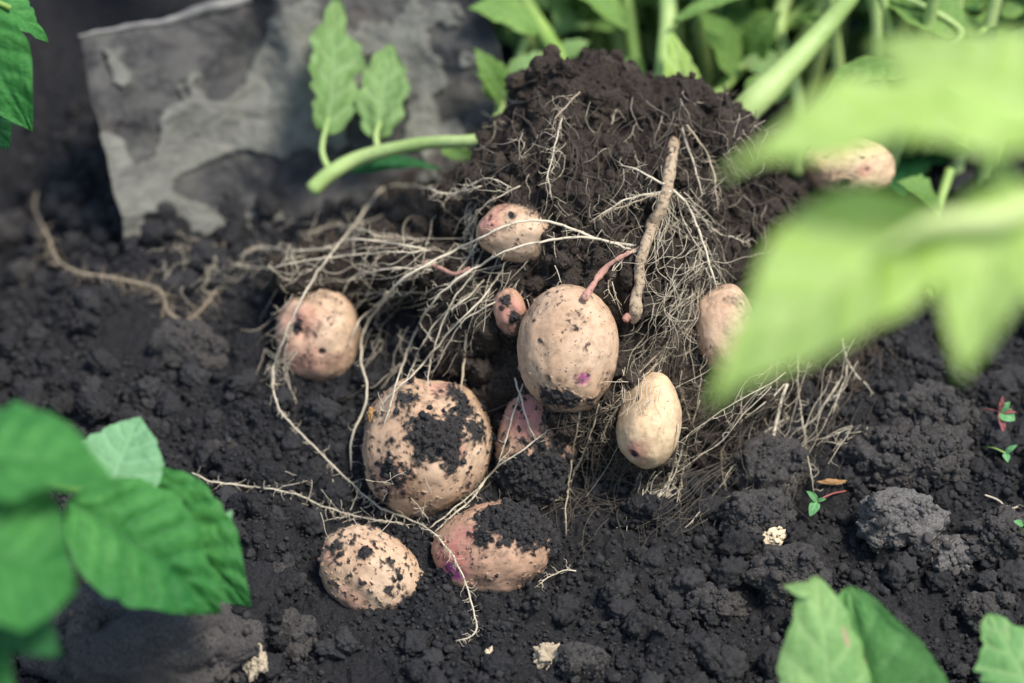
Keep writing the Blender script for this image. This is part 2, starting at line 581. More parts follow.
# px, py, rx, ry, angle, depth ratio, embedding, material, label, extras
POT = [
 dict(p=(318, 336), r=(43, 47), ang=0, emb=.85, m=M_POT, heart=.10, noise=.04,
      label='rounded clean pinkish potato lying apart under the roots, leftmost of all',
      dirt=[(297, 326, 9, 1.0)], pink=[(296, 322, 22, .8), (300, 365, 40, .55), (330, 370, 30, .4)], eye=[(322, 352, 4, 1)]),
 dict(p=(426, 449), r=(65, 73), ang=-22, emb=.30, m=M_POT, heart=.05, noise=.19,
      label='largest potato, cream skin with big black soil patches across its middle',
      dirt=[(432, 437, 30, 1.0), (455, 420, 22, .9), (475, 428, 20, .9), (450, 460, 20, .8), (390, 468, 24, .75), (402, 440, 16, .6), (408, 398, 14, .7), (455, 396, 18, .65), (385, 492, 18, .65), (460, 375, 16, .5)],
      pink=[(388, 476, 22, .7), (454, 452, 14, .8), (440, 388, 16, .6)], eye=[]),
 dict(p=(371, 574), r=(56, 43), ang=-32, emb=.20, m=M_POT, heart=.0, noise=.27,
      label='speckled oval potato resting lowest on the soil, left of a root crossing',
      dirt=[(337, 545, 9, .8), (366, 552, 9, .8), (390, 561, 7, .8), (355, 575, 8, .6), (388, 588, 9, .7), (404, 602, 10, .6)], pink=[(325, 553, 16, .5), (352, 598, 18, .45)], eye=[]),
 dict(p=(494, 550), r=(60, 46), ang=8, emb=.22, m=M_POTR, heart=.0, noise=.13,
      label='rosy potato capped with wet black soil, magenta skin at its end',
      dirt=[(522, 518, 34, 1.3), (494, 518, 24, 1.1), (556, 540, 24, 1.2), (484, 538, 12, .9), (546, 572, 10, .6)], pink=[(450, 560, 26, .9), (462, 535, 16, .7)], purple=[(452, 572, 11, 1.), (461, 577, 8, .7)], eye=[]),
 dict(p=(517, 233), r=(41, 30), ang=-3, emb=.25, m=M_POT, heart=.0, noise=.05,
      label='oval potato set high in the soil ball under two crossing roots',
      dirt=[(535, 207, 14, .7), (512, 215, 4, .9)], pink=[(487, 222, 15, .9), (500, 208, 14, .6)], eye=[(489, 217, 4, .8), (512, 216, 4, .8)]),
 dict(p=(510, 311), r=(16.5, 23), ang=8, emb=.45, m=M_POTR, heart=.0, noise=-.2, k=6,
      label='tiny red potato, smallest, wedged beside the smooth round one',
      dirt=[(514, 318, 7, 1.0), (506, 299, 7, .9), (502, 308, 5, .7)], pink=[(509, 312, 20, .7)], eye=[]),
 dict(p=(568, 349), r=(51, 64), ang=-2, emb=.52, m=M_POT, heart=.0, noise=.07,
      label='big round tan potato hanging from a pink stolon, small purple nick',
      dirt=[(562, 400, 20, .85), (545, 390, 13, .62), (592, 400, 14, .7), (535, 322, 10, .5), (541, 340, 7, .5), (601, 384, 8, .6), (550, 377, 6, .6)], pink=[(584, 378, 12, .6)], purple=[(584, 379, 8, .95), (575, 378, 5, .5)], eye=[]),
 dict(p=(650, 420), r=(32, 48), ang=-10, emb=.45, m=M_POTY, heart=.0, noise=.22,
      label='clean yellow egg-shaped potato with one dark eye at its lower tip',
      dirt=[(633, 456, 4, .9)], pink=[(634, 452, 15, .9), (645, 463, 14, .5)], purple=[], eye=[(633, 455, 6, 1.), (636, 399, 3.5, .9)]),
 dict(p=(726, 331), r=(31, 46), ang=4, emb=.55, m=M_POT, heart=.0, noise=.02,
      label='peach potato half hidden behind the blurred lime leaf',
      dirt=[(713, 345, 5, .6)], pink=[(712, 355, 22, .4)], eye=[]),
 dict(p=(848, 166), r=(46, 31), ang=-3, emb=.3, m=M_POTY, heart=.0, noise=.02,
      label='peach potato at the back between two blurred lime leaves',
      dirt=[(847, 181, 5, .8)], pink=[(865, 170, 9, .9), (815, 180, 30, .4)], eye=[(867, 170, 4, .6)], dd=.085),
 dict(p=(538, 446), r=(42, 62), ang=-8, emb=.22, m=M_POTR, heart=.0, noise=.27,
      label='rough potato mostly buried in black soil below the round tan one',
      dirt=[(545, 495, 50, 1.4), (580, 458, 27, 1.1), (508, 490, 32, 1.2), (558, 430, 15, .65), (505, 440, 12, .6)], pink=[(525, 415, 26, .9), (540, 405, 20, .6)], purple=[(553, 413, 6, .6)], eye=[]),
]
POT_TREES = []
POT_DD = []
ground_lumps = []


def make_potato(d, idx):
    px, py = d['p']
    rx, ry = d['r']
    s0 = K * D
    cdep = (rx + ry) * .5 * s0 * (.92 if idx != 10 else .8)
    if 'dd' in d: surf = d['dd']
    else:
        samp = [SOIL.depth(px + a * rx, py + b * ry)[0] for a, b in ((0, 0), (.4, 0), (-.4, 0), (0, .4), (0, -.4))]
        surf = float(np.median(samp))
    dd = surf - d['emb'] * cdep * (1 if 'dd' not in d else 0)
    c = P(px, py, dd)
    s = K * (D + dd)
    a = math.radians(d['ang'])
    e1 = RIGHT * math.cos(a) - UP * math.sin(a) * -1
    e2 = -RIGHT * math.sin(a) + UP * math.cos(a)
    e3 = -DIR
    U, T = ICO[d.get('k', 7)]
    sd = idx * 37 + 100

    def shape(u):
        rr = 1 + (.085 if idx not in (7, 6) else .05) * fbm(u * 1.1 + sd, 2, sd) + .014 * fbm(u * 4 + sd, 2, sd + 5)
        ee = np.sign(u) * np.abs(u) ** .94
        ee = ee / np.linalg.norm(ee, axis=1)[:, None]
        q = ee * rr[:, None]
        q[:, 0] *= 1 + .10 * u[:, 1] * (1 if idx in (1, 10) else (-.9 if idx == 7 else .4))
        if d['heart']:
            q[:, 1] -= d['heart'] * np.exp(-((u[:, 0] + .25) / .3) ** 2) * np.maximum(u[:, 1], 0) ** 2
        return q

    def world(q):
        return c + e1 * (q[:, :1] * rx * s) + e2 * (q[:, 1:2] * ry * s) + e3 * (q[:, 2:] * cdep)

    q = shape(U)
    Wp = world(q)
    nrm = (e1 * (q[:, :1] / (rx * s)) + e2 * (q[:, 1:2] / (ry * s)) + e3 * (q[:, 2:] / cdep))
    nrm /= np.linalg.norm(nrm, axis=1)[:, None]
    U5, T5 = ICO[5]
    tree = BVHTree.FromPolygons(world(shape(U5)).tolist(), T5.tolist())

    def field(blobs, soft=1.0, cap=False):
        f = np.zeros(len(U))
        for bx, by, br, bs in blobs:
            h = tree.ray_cast(Vector(CAM), Vector(ray(bx, by)), 5)
            if h[0] is None:
                h = tree.find_nearest(Vector(P(bx, by, dd)))
            dist = np.linalg.norm(Wp - np.array(h[0]), axis=1)
            f = np.maximum(f, bs * np.exp(-(dist / (br * s * (1.12 if idx == 1 else 1))) ** 2 * .9))
        return f

    n1 = fbm(Wp / .011 + sd, 4, sd + 1)
    n2 = fbm(Wp / .0026 + sd, 4, sd + 2)
    fld = field(d['dirt']) + (.26 * n1 + .30 * n2) * (.4 if idx == 7 else 1)
    dirt = sstep(.45, .64, fld)
    speck = (idx not in (7, 8, 9)) * sstep(.62, .74, fbm(Wp / .0019 + sd, 2, sd + 7) + .35 * n1 + d['noise'] * .55)
    fine = sstep(1.02 - d['noise'], 1.12 - d['noise'], .55 + .40 * fbm(Wp / .0060 + sd, 4, sd + 3) + .42 * n2)
    # earth clings where the tuber meets the soil
    fine = fine * (idx != 7)
    dirt = np.maximum(dirt, fine * (.95 if d['noise'] > .1 else .8))
    thick = dirt.copy()
    dirt = np.maximum(dirt, speck * .85)
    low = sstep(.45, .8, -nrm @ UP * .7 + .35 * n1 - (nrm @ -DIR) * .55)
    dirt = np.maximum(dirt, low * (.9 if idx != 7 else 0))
    pink = np.clip(field(d['pink']) * 1.15 + .12 * n1, 0, 1) * sstep(.1, .5, field(d['pink']) + .25 * n1)
    purple = np.clip(sstep(.3, .75, field(d.get('purple', [])) + .2 * n2), 0, 1)
    eye = sstep(.25, .8, field(d['eye']))
    film = (.35 if idx == 7 else 1) * np.clip(sstep(.08, .5, fld + .35 * n1) * .85 + .5 * sstep(.1, .6, -nrm @ UP) * (.5 + n1) + .35 * sstep(.15, .5, n1), 0, 1)  # earth smear, plus underside shade put into the colour
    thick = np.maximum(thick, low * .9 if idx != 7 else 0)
    disp = thick * (.0003 + .0016 * grains(Wp / .0024, sd, .8) + .0010 * np.maximum(n1, 0) + .0004 * n2) - eye * .0013 - purple * .0004
    cap = sstep(.85, 1.25, fld)
    disp += cap * .0022
    Wp = Wp + nrm * disp[:, None]
    if 'dirt' in d and idx == 0:
        cr = field([(292, 318, 9, 1), (303, 332, 7, 1)])
        Wp = Wp - nrm * (cr * .002)[:, None]
    m = MB()
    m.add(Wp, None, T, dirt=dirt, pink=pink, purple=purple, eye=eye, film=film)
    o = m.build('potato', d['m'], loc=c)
    tag(o, d['label'], 'potato', PIN)
    POT_TREES.append(tree)
    return dirt, Wp, nrm


DIRTPTS = []
for idx, d in enumerate(POT):
    dm, Wp, nr = make_potato(d, idx)
    if idx in (1, 3, 10, 2):
        k = np.nonzero(dm > .9)[0]
        k = k[(nr[k] @ -DIR) > -.2]
        kk = rng.choice(k, min(len(k), {1: 260, 3: 520, 10: 520, 2: 60}[idx]), replace=False)
        DIRTPTS.append(np.hstack([Wp[kk], nr[kk]]))
ALL = Multi([BV_G, BV_B] + POT_TREES)

# ------------------------------------------------------------------ crumb shapes
protos = []
for k in range(7):
    U4_, T4_ = ICO[4]
    U, T = ICO[3]
    U2, T2 = ICO[2]
    f = lambda u: u * (1 + (.26 * fbm(u * 3.6 + k, 3, 330 + k) + .24 * grains(u * 3.4 + k * 3.3, 350 + k, .8) if len(u) > 300 else 0) + 0 * u[:, 0])[:, None] * (1 + .28 * fbm(u * 1.1 + k * 9.3, 3, 300 + k))[:, None] * np.array([1, .85 + .05 * (k % 3), .75])
    pn = np.random.default_rng(k + 70).normal(size=(5, 3)); pn /= np.linalg.norm(pn, axis=1)[:, None]
    po = np.random.default_rng(k + 170).uniform(.6, .95, 5) + (.4 if k % 3 == 2 else 0)
    def g(u):
        q = u.copy()
        for a_, o_ in zip(pn, po): q -= np.maximum(q @ a_ - o_, 0)[:, None] * a_ * .92
        return f(q)
    protos.append(((g(U), T), (g(U2), T2), (g(U4_), T4_)))


def scatter(mb, pos, nrm, r):
    for x, n3, rr in zip(pos, nrm, r):
        V, T = protos[rng.integers(7)][2 if rr > .0034 else (0 if rr > .0015 else 1)]
        q = rng.normal(size=4); q /= np.linalg.norm(q)
        w, a, b, c = q
        R = np.array([[1 - 2 * (b * b + c * c), 2 * (a * b - c * w), 2 * (a * c + b * w)],
                      [2 * (a * b + c * w), 1 - 2 * (a * a + c * c), 2 * (b * c - a * w)],
                      [2 * (a * c - b * w), 2 * (b * c + a * w), 1 - 2 * (a * a + b * b)]])
        mb.add((V * rr) @ R.T + x + n3 * rr * .35, None, T, tone=rng.random() ** 2.2 * .9)


# ------------------------------------------------------------------ roots
def drape(pts, n, rad_px, lift=0.0, tree=ALL):
    """a strand laid over what lies below it, from guide points measured on the photograph"""
    q = catmull(pts, n)
    dd = np.array([tree.depth(x, y)[0] for x, y in q])
    m = dd.copy()
    for o in (1, 2, 3):
        m[o:] = np.minimum(m[o:], dd[:-o]); m[:-o] = np.minimum(m[:-o], dd[o:])
    sm = m.copy()
    for _ in range(5):
        pad = np.concatenate([sm[:1], sm, sm[-1:]])
        sm = (pad[:-2] + 2 * pad[1:-1] + pad[2:]) / 4
    sm = np.minimum(sm, dd - .0002)
    sm = sm - rad_px * K * D * .7 - lift
    return np.array([P(x, y, z) for (x, y), z in zip(q, sm)])


def rootlets(mb, path, dens, lmin, lmax, r0):
    """short side hairs of a root"""
    L = np.linalg.norm(np.diff(path, axis=0), axis=1).sum()
    for _ in range(int(L / K / D * dens)):
        i = rng.integers(1, len(path) - 1)
        tan = path[i + 1] - path[i - 1]; tan /= np.linalg.norm(tan) + 1e-9
        d = rng.normal(size=3); d -= tan * (d @ tan) * .6
        d = d / np.linalg.norm(d) * .8 + tan * .5 - DIR * .15 + np.array([0, 0, -.25])
        l = rng.uniform(lmin, lmax) * K * D
        n = 6
        p = [path[i]]
        for _k in range(n):
            d = d + rng.normal(size=3) * .45
            d /= np.linalg.norm(d)
            p.append(p[-1] + d * l / n)
        tube(mb, p, np.linspace(r0, r0 * .45, n + 1), 3, False)


# (material, radius px start, end, hair density, points)
A, B_ = M_ROOT, M_ROOT2
ROOT_PATHS = []
ROOTS = [
 (A, 2.3, 1.7, .12, [(636, 246), (600, 240), (552, 223), (514, 224), (479, 240), (430, 264), (401, 283), (385, 302), (366, 328), (362, 360), (368, 385), (364, 410), (352, 438), (351, 470)]),
 (A, 2.1, 1.5, .12, [(633, 250), (590, 238), (550, 241), (514, 249), (482, 265), (450, 286), (427, 312), (414, 338), (401, 370), (392, 400), (384, 425)]),
 (A, 1.6, 1.2, .10, [(501, 272), (482, 299), (456, 325), (434, 351), (411, 377), (392, 393), (378, 410)]),
 (A, 1.4, .9, .10, [(475, 273), (456, 296), (440, 331), (430, 367), (427, 392)]),
 (A, 1.4, .9, .10, [(495, 302), (463, 322), (443, 354), (430, 380)]),
 (A, 1.3, .8, .12, [(484, 280), (465, 300), (440, 318), (420, 350), (404, 388)]),
 (A, 1.7, 1.3, .30, [(482, 186), (450, 194), (424, 188), (392, 186), (376, 196), (360, 219), (337, 248), (314, 280), (295, 315), (279, 354), (274, 372), (279, 407), (310, 442), (350, 482), (380, 507), (425, 527), (450, 552), (465, 582), (476, 622), (472, 636), (455, 641)]),
 (A, 1.7, 1.1, .16, [(425, 249), (389, 243), (353, 240), (324, 249), (289, 251), (262, 247), (236, 258)]),
 (A, 1.5, .9, .16, [(430, 250), (411, 252), (379, 253), (340, 257), (300, 262), (270, 268), (235, 265)]),
 (A, 1.4, .9, .14, [(432, 270), (405, 268), (379, 270), (353, 277), (341, 296)]),
 (A, 1.5, 1.0, .14, [(436, 262), (405, 277), (379, 304), (362, 318), (347, 346)]),
 (A, 1.2, .7, .14, [(427, 293), (400, 292), (372, 293), (345, 295)]),
 (A, 1.3, .8, .3, [(435, 245), (408, 238), (380, 236), (358, 228), (330, 226), (300, 236)]),
 (A, 1.5, .9, .45, [(192, 473), (215, 482), (255, 487), (295, 494), (325, 507), (370, 519), (415, 525)]),
 (A, 1.4, 1.3, .16, [(435, 532), (452, 516), (472, 499), (494, 470), (520, 452), (546, 432)]),
 (A, 1.3, .9, .12, [(430, 528), (450, 512), (478, 488), (500, 462), (512, 448)]),
 (A, 1.5, 1.0, .10, [(523, 384), (515, 408), (509, 430), (502, 452), (498, 468)]),
 (A, 1.6, 1.2, .10, [(515, 378), (522, 402), (529, 425), (536, 442)]),
 (B_, 1.5, 1.1, .14, [(580, 412), (574, 445), (570, 475), (566, 505), (566, 534)]),
 (B_, 1.4, 1.0, .14, [(599, 404), (592, 430), (583, 454), (571, 480), (556, 500), (540, 510)]),
 (B_, 2.6, 2.2, .05, [(467, 331), (464, 360), (461, 391)]),
 (A, 2.0, 1.2, .08, [(682, 128), (687, 145), (693, 161), (699, 182), (702, 196)]),
 (B_, 1.7, 1.2, .5, [(686, 126), (703, 149), (712, 170), (715, 190), (717, 212)]),
 (A, 2.4, 1.5, .35, [(662, 184), (676, 194), (686, 205), (695, 224), (702, 242), (709, 266), (716, 288)]),
 (A, 2.2, 1.0, .35, [(668, 188), (650, 178), (637, 171), (626, 167), (618, 166)]),
 (A, 2.0, 1.0, .5, [(670, 192), (640, 196), (616, 205), (600, 216), (590, 222)]),
 (B_, 1.6, .8, .5, [(668, 191), (645, 199), (625, 206), (608, 212), (598, 222)]),
 (A, 1.2, .8, .3, [(692, 206), (716, 232), (738, 238), (752, 246)]),
 (B_, 1.5, 1.0, .7, [(700, 250), (699, 290), (693, 322), (671, 345), (655, 366), (629, 391), (611, 418), (600, 440)]),
 (B_, 1.3, .9, .7, [(696, 260), (688, 300), (680, 330), (662, 350), (640, 372), (622, 396), (606, 410)]),
 (B_, 1.2, .8, .5, [(704, 268), (694, 300), (690, 340), (680, 380), (690, 420), (697, 450)]),
 (A, 1.1, .8, .3, [(797, 338), (799, 392), (807, 452), (811, 472), (814, 494)]),
 (A, 3.2, 2.6, .35, [(787, 384), (780, 405), (774, 432), (768, 460), (762, 482)]),
 (A, 1.6, 1.2, .2, [(842, 338), (847, 372), (838, 396), (832, 420)]),
 (A, 1.4, 1.0, .15, [(846, 358), (857, 376), (866, 384), (874, 395)]),
 (A, 1.3, .9, .3, [(843, 376), (828, 398), (815, 418), (800, 430)]),
 (B_, 1.2, .8, .3, [(742, 396), (738, 430), (722, 450), (724, 486)]),
 (A, 1.2, .8, .2, [(788, 418), (765, 432), (745, 455), (730, 470), (722, 486)]),
 (A, 1.3, .8, .2, [(678, 424), (676, 455), (668, 482), (650, 505), (634, 520), (616, 528)]),
 (A, 1.2, .8, .2, [(684, 440), (676, 470), (664, 492), (646, 508), (640, 524)]),
 (B_, 1.2, .9, .2, [(700, 400), (690, 432), (684, 468), (678, 496), (676, 514)]),
 (A, 1.1, .7, .3, [(576, 571), (566, 570), (556, 573), (548, 578), (534, 588)]),
 (A, 1.1, .7, .3, [(478, 243), (468, 258), (458, 272), (452, 288)]),
 (A, 1.3, .8, .3, [(520, 186), (500, 196), (484, 206), (470, 224), (462, 240)]),
 (A, 1.4, .9, .3, [(562, 118), (556, 140), (552, 160), (548, 176), (552, 200)]),
 (A, 1.1, .7, .3, [(616, 110), (612, 122), (608, 130), (606, 138)]),
 (A, 1.1, .7, .3, [(512, 188), (490, 178), (470, 186), (452, 196), (440, 206)]),
 (B_, 1.4, .9, .4, [(580, 92), (568, 104), (556, 118), (552, 132)]),
 (A, 1.2, .8, .2, [(640, 250), (624, 256), (612, 270), (614, 290), (622, 316)]),
 (A, 1.1, .8, .15, [(634, 250), (620, 262), (608, 284), (616, 305)]),
]
for rk, (mt, r0, r1, dens, pts) in enumerate(ROOTS):
    L = np.linalg.norm(np.diff(np.array(pts, float), axis=0), axis=1).sum()
    n = int(max(12, L / 4))
    jit = np.array(pts, float)
    path = drape(jit, n, r0, lift=.0012)
    tn = np.arange(n)[:, None] * 1.0
    wob = np.stack([perlin(np.hstack([tn / 3.1, tn * 0 + 3, tn * 0 + r0 * 10 + len(pts)]), 60 + k) for k in range(3)], 1) * .0007
    path[2:-2] += wob[2:-2]
    if 22 <= rk <= 26: path = path - DIR * .005
    if rk in (0, 1, 2, 3, 4, 5, 6, 7, 8, 10):
        path = path - DIR * ((.012 if rk < 2 else .007) * np.sin(np.pi * np.clip(np.linspace(0, 1.0 if rk != 6 else 1.6, n), 0, 1)) ** 1.2)[:, None]
    ROOT_PATHS.append(path)
    m = MB()
    rad = np.linspace(r0, r1, n) * (1 + .18 * perlin(np.hstack([tn / 2.3, tn * 0 + 8, tn * 0 + L]), 5))
    rad[-4:] *= np.array([.85, .7, .5, .3])
    rad *= .5 * K * D * 1.25
    tube(m, path, rad, 7)
    rootlets(m, path, dens, 4, 17, .00017)
    m.build('root', mt, clump)

# the old underground stem with its broken tip, and the pink stolons
m = MB()
path = drape([(678, 132), (674, 150), (669, 172), (664, 200), (652, 228), (642, 255), (637, 290), (632, 322)], 60, 6, lift=.0, tree=SOIL)
n = 60
path = path - DIR * (.0075 * sstep(.05, .5, np.linspace(0, 1, n)) - .0095 * (1 - sstep(0, .2, np.linspace(0, 1, n))) - .001)[:, None]
tt = np.linspace(0, 1, n)
rad = np.interp(tt, [0, .12, .3, .5, .55, .6, .85, .95, 1], [5.5, 6.2, 6.2, 5.6, 7.4, 5.2, 5.0, 6.6, 2.5]) * K * D
path = path + np.stack([perlin(np.stack([tt * 9, tt * 0 + k, tt * 0], 1), 8) for k in (1.3, 4.1, 7.7)], 1) * .0012
path = catmull(path, 160); n = 160; rad = np.interp(np.linspace(0, 1, n), tt, rad); tt = np.linspace(0, 1, n)
tube(m, path, rad * (1 + .1 * perlin(np.stack([tt * 14, tt * 0, tt * 0], 1), 4)), 24)
m.v[0] += np.stack([fbm(m.v[0] / .004 + 9 * k, 3, 90 + k) for k in range(3)], 1) * .0005
rootlets(m, path, .12, 8, 26, .0002)
stem_o = m.build('underground_stem', M_STEM, clump)
m = MB()
path = drape([(641, 248), (624, 255), (608, 266), (597, 279), (584, 299)], 30, 4, lift=.0015)
tube(m, path, np.interp(np.linspace(0, 1, 30), [0, .2, .4, .55, .8, 1], [1.8, 2.4, 2.3, 3.2, 3.0, 4.2]) * K * D, 14)
m.v[0] += np.stack([fbm(m.v[0] / .004 + 9 * k, 3, 95 + k) for k in range(3)], 1) * .0006
m.build('stolon', M_PINK, clump)
m = MB()
tube(m, drape([(637, 318), (629, 316), (625, 320)], 10, 4, lift=.008, tree=SOIL), np.linspace(3.5, 4, 10) * K * D, 8)
m.build('stolon', M_PINK, clump)
m = MB()
path = drape([(470, 268), (455, 274), (440, 268), (424, 262)], 16, 3, lift=.002)
tube(m, path, np.linspace(1.8, 2.4, 16) * K * D, 8)
m.build('stolon', M_PINK, clump)

# fine hair roots: flow fields over the clump, in view
def hairs(mb, n, region, flow, length, spread, r=(.35, .75), lift=.0008, wig=.35, tree=ALL):
    for _ in range(n):
        x, y = rng.uniform(region[0], region[2]), rng.uniform(region[1], region[3])
        fx, fy = flow(x, y) if callable(flow) else flow
        a = math.atan2(fy, fx) + rng.normal() * spread
        L = rng.uniform(*length)
        st = max(6, int(L / 7))
        pts = [(x, y)]
        cu = rng.normal() * .05
        for _k in range(st):
            a += rng.normal() * wig * .5 + cu
            x += math.cos(a) * L / st
            y += math.sin(a) * L / st
            pts.append((x, y))
        n_ = max(8, int(L / 4.5))
        path = drape(pts, n_, .6, lift=lift * rng.uniform(.5, 4), tree=tree)
        r0 = rng.uniform(*r) * K * D
        tube(mb, path, np.linspace(r0, r0 * .5, n_), 4, False)
        for _k in range(rng.poisson(L / 45)):
            i = rng.integers(1, n_ - 1)
            d = (path[min(i + 1, n_ - 1)] - path[i - 1]); d /= np.linalg.norm(d) + 1e-9
            d = d * .6 + rng.normal(size=3) * .6
            p = [path[i]]
            for _j in range(5):
                d = d + rng.normal(size=3) * .4; d /= np.linalg.norm(d)
                p.append(p[-1] + d * rng.uniform(.0006, .0016))
            tube(mb, p, np.linspace(r0 * .7, r0 * .35, 6), 3, False)


def fan(mb, n, sb, eb, sag, r, lift):
    """long strands sweeping from one area to another"""
    for _ in range(n):
        k = rng.random(2)
        a = np.array([sb[0] + k[0] * (sb[2] - sb[0]), sb[1] + k[1] * (sb[3] - sb[1])])
        k = np.clip(k + rng.normal(size=2) * .22, 0, 1)
        b = np.array([eb[0] + k[0] * (eb[2] - eb[0]), eb[1] + k[1] * (eb[3] - eb[1])])
        tt_ = np.linspace(0, rng.uniform(.45, 1), 9)[:, None]
        L = np.linalg.norm(b - a)
        mid = (a + b) / 2 + np.array([rng.normal() * L * .12, sag + rng.normal() * L * .10])
        pts = (1 - tt_) ** 2 * a + 2 * tt_ * (1 - tt_) * mid + tt_ ** 2 * b
        pts[1:-1] += rng.normal(size=(7, 2)) * L * .022
        n_ = max(10, int(L / 4.5))
        path = drape(pts, n_, .6, lift=lift * rng.uniform(.2, 2), tree=SOIL)
        r0 = rng.uniform(*r) * K * D
        tube(mb, path, np.linspace(r0, r0 * .45, n_), 4, False)
        for _k in range(rng.poisson(L / 25)):
            i = rng.integers(1, n_ - 1)
            d = path[min(i + 1, n_ - 1)] - path[i - 1]; d /= np.linalg.norm(d) + 1e-9
            d = d * .5 + rng.normal(size=3) * .6
            p = [path[i]]
            st = rng.uniform(.0005, .0014)
            for _j in range(5):
                d = d + rng.normal(size=3) * .45; d /= np.linalg.norm(d)
                p.append(p[-1] + d * st)
            tube(mb, p, np.linspace(r0 * .6, r0 * .3, 6), 3, False)


cx_ = lambda x, y: ((x - 610) / 200, 1)
m = MB()
hairs(m, 230, (440, 85, 760, 230), cx_, (15, 50), .7, r=(.28, .6), wig=.55, tree=SOIL)
hairs(m, 45, (680, 180, 760, 300), (.15, 1), (25, 80), .5, r=(.28, .6), tree=SOIL)
hairs(m, 80, (560, 320, 690, 470), (-.35, 1), (30, 80), .4, r=(.28, .6), tree=SOIL)
hairs(m, 16, (700, 370, 850, 440), (-1, .85), (50, 150), .32, r=(.3, .6), lift=.003, wig=.4, tree=SOIL)
hairs(m, 12, (690, 420, 790, 470), (-1, .6), (50, 130), .25, r=(.3, .55), lift=.002, wig=.22, tree=SOIL)
hairs(m, 60, (790, 250, 890, 360), (.2, 1), (20, 70), .7, r=(.28, .6), wig=.5, tree=SOIL)
hairs(m, 60, (470, 390, 610, 500), (-.2, 1), (20, 60), .5, r=(.28, .55), tree=SOIL)
hairs(m, 40, (560, 470, 720, 520), (-1, .35), (25, 80), .35, r=(.28, .55), tree=SOIL)
hairs(m, 40, (340, 250, 480, 390), (-.35, 1), (20, 60), .5, r=(.28, .55), wig=.5, tree=SOIL)
fan(m, 60, (700, 300, 880, 420), (560, 485, 770, 535), 18, (.2, .45), .003)
fan(m, 22, (440, 220, 540, 300), (300, 260, 450, 400), -6, (.2, .42), .002)
fan(m, 40, (690, 230, 720, 300), (590, 400, 720, 500), -4, (.28, .55), .003)
m.build('fine_roots', M_HAIR, clump)
m = MB()
hairs(m, 40, (655, 230, 720, 340), (-.3, 1), (30, 95), .35, r=(.22, .45), lift=.002, wig=.7, tree=SOIL)
hairs(m, 18, (622, 362, 662, 400), (-.5, 1), (20, 45), .4, r=(.3, .55), lift=.001, wig=.5)
hairs(m, 3, (720, 370, 850, 430), (-1, .85), (60, 150), .25, r=(.45, .8), lift=.004, wig=.15, tree=SOIL)
hairs(m, 10, (350, 215, 480, 300), (-1, .35), (25, 80), .6, lift=.002, r=(.28, .5), wig=.7)
hairs(m, 46, (160, 238, 330, 290), (-.4, .8), (12, 36), 1.0, r=(.28, .5), lift=.0015, wig=1.0)
hairs(m, 14, (290, 205, 420, 260), (-.9, .5), (20, 50), .8, r=(.28, .5), lift=.002, wig=.9)
hairs(m, 22, (370, 290, 470, 380), (-.45, 1), (20, 60), .45, lift=.002, r=(.28, .5), wig=.6, tree=SOIL)
hairs(m, 22, (262, 285, 300, 380), (-.35, 1), (15, 45), .4, r=(.3, .55))
hairs(m, 30, (265, 470, 430, 530), (.9, .4), (10, 35), .8, r=(.28, .5))
hairs(m, 18, (846, 425, 876, 445), (-.7, 1), (20, 42), .5, r=(.4, .65), wig=.3)
hairs(m, 10, (700, 500, 740, 515), (.2, 1), (15, 30), .8, r=(.35, .6))
hairs(m, 36, (470, 200, 560, 300), (-.5, 1), (15, 50), .6, r=(.28, .5), tree=SOIL)
hairs(m, 110, (470, 90, 770, 230), cx_, (12, 44), .8, r=(.18, .38), wig=.7, tree=SOIL)
hairs(m, 22, (640, 470, 690, 500), (-.6, 1), (20, 45), .4, r=(.3, .6))
fan(m, 14, (720, 310, 870, 400), (560, 490, 780, 530), 18, (.22, .45), .004)
fan(m, 12, (450, 225, 530, 290), (300, 250, 440, 395), -8, (.25, .5), .004)
fan(m, 5, (400, 225, 450, 270), (180, 240, 290, 310), -10, (.25, .45), .003)
fan(m, 14, (690, 240, 712, 290), (600, 380, 700, 470), -4, (.24, .45), .005)
fan(m, 20, (655, 185, 690, 205), (640, 240, 740, 300), 0, (.3, .55), .003)
m.build('pale_fine_roots', M_ROOT, clump)
for o in clump.children:
    if 'fine_roots' in o.name: tag(o, kind='stuff')
# strands of root still cased in soil
m = MB()
for _ in range(130):
    x, y = rng.uniform(430, 790), rng.uniform(75, 300)
    a = math.atan2(1, (x - 600) / 220) + rng.normal() * .35
    L = rng.uniform(20, 70)
    pts = [(x, y)]
    for _k in range(6):
        a += rng.normal() * .25
        x += math.cos(a) * L / 6; y += math.sin(a) * L / 6
        pts.append((x, y))
    n_ = int(L / 2)
    path = drape(pts, n_, 2, lift=-.0006, tree=SOIL)
    tn = np.arange(n_) * 1.0
    r_ = rng.uniform(.8, 2.0) * K * D * (1 + .45 * perlin(np.stack([tn / 1.7, tn * 0 + L, tn * 0], 1), 6)) * np.sin(np.linspace(.3, 2.9, n_)) ** .4
    tube(m, path, r_, 8)
    m.v[-1] = m.v[-1] + np.stack([fbm(m.v[-1] / .0022 + 9 * k, 3, 190 + k) for k in range(3)], 1) * .0006
o = m.build('soil_coated_roots', M_COAT, clump); tag(o, kind='stuff')

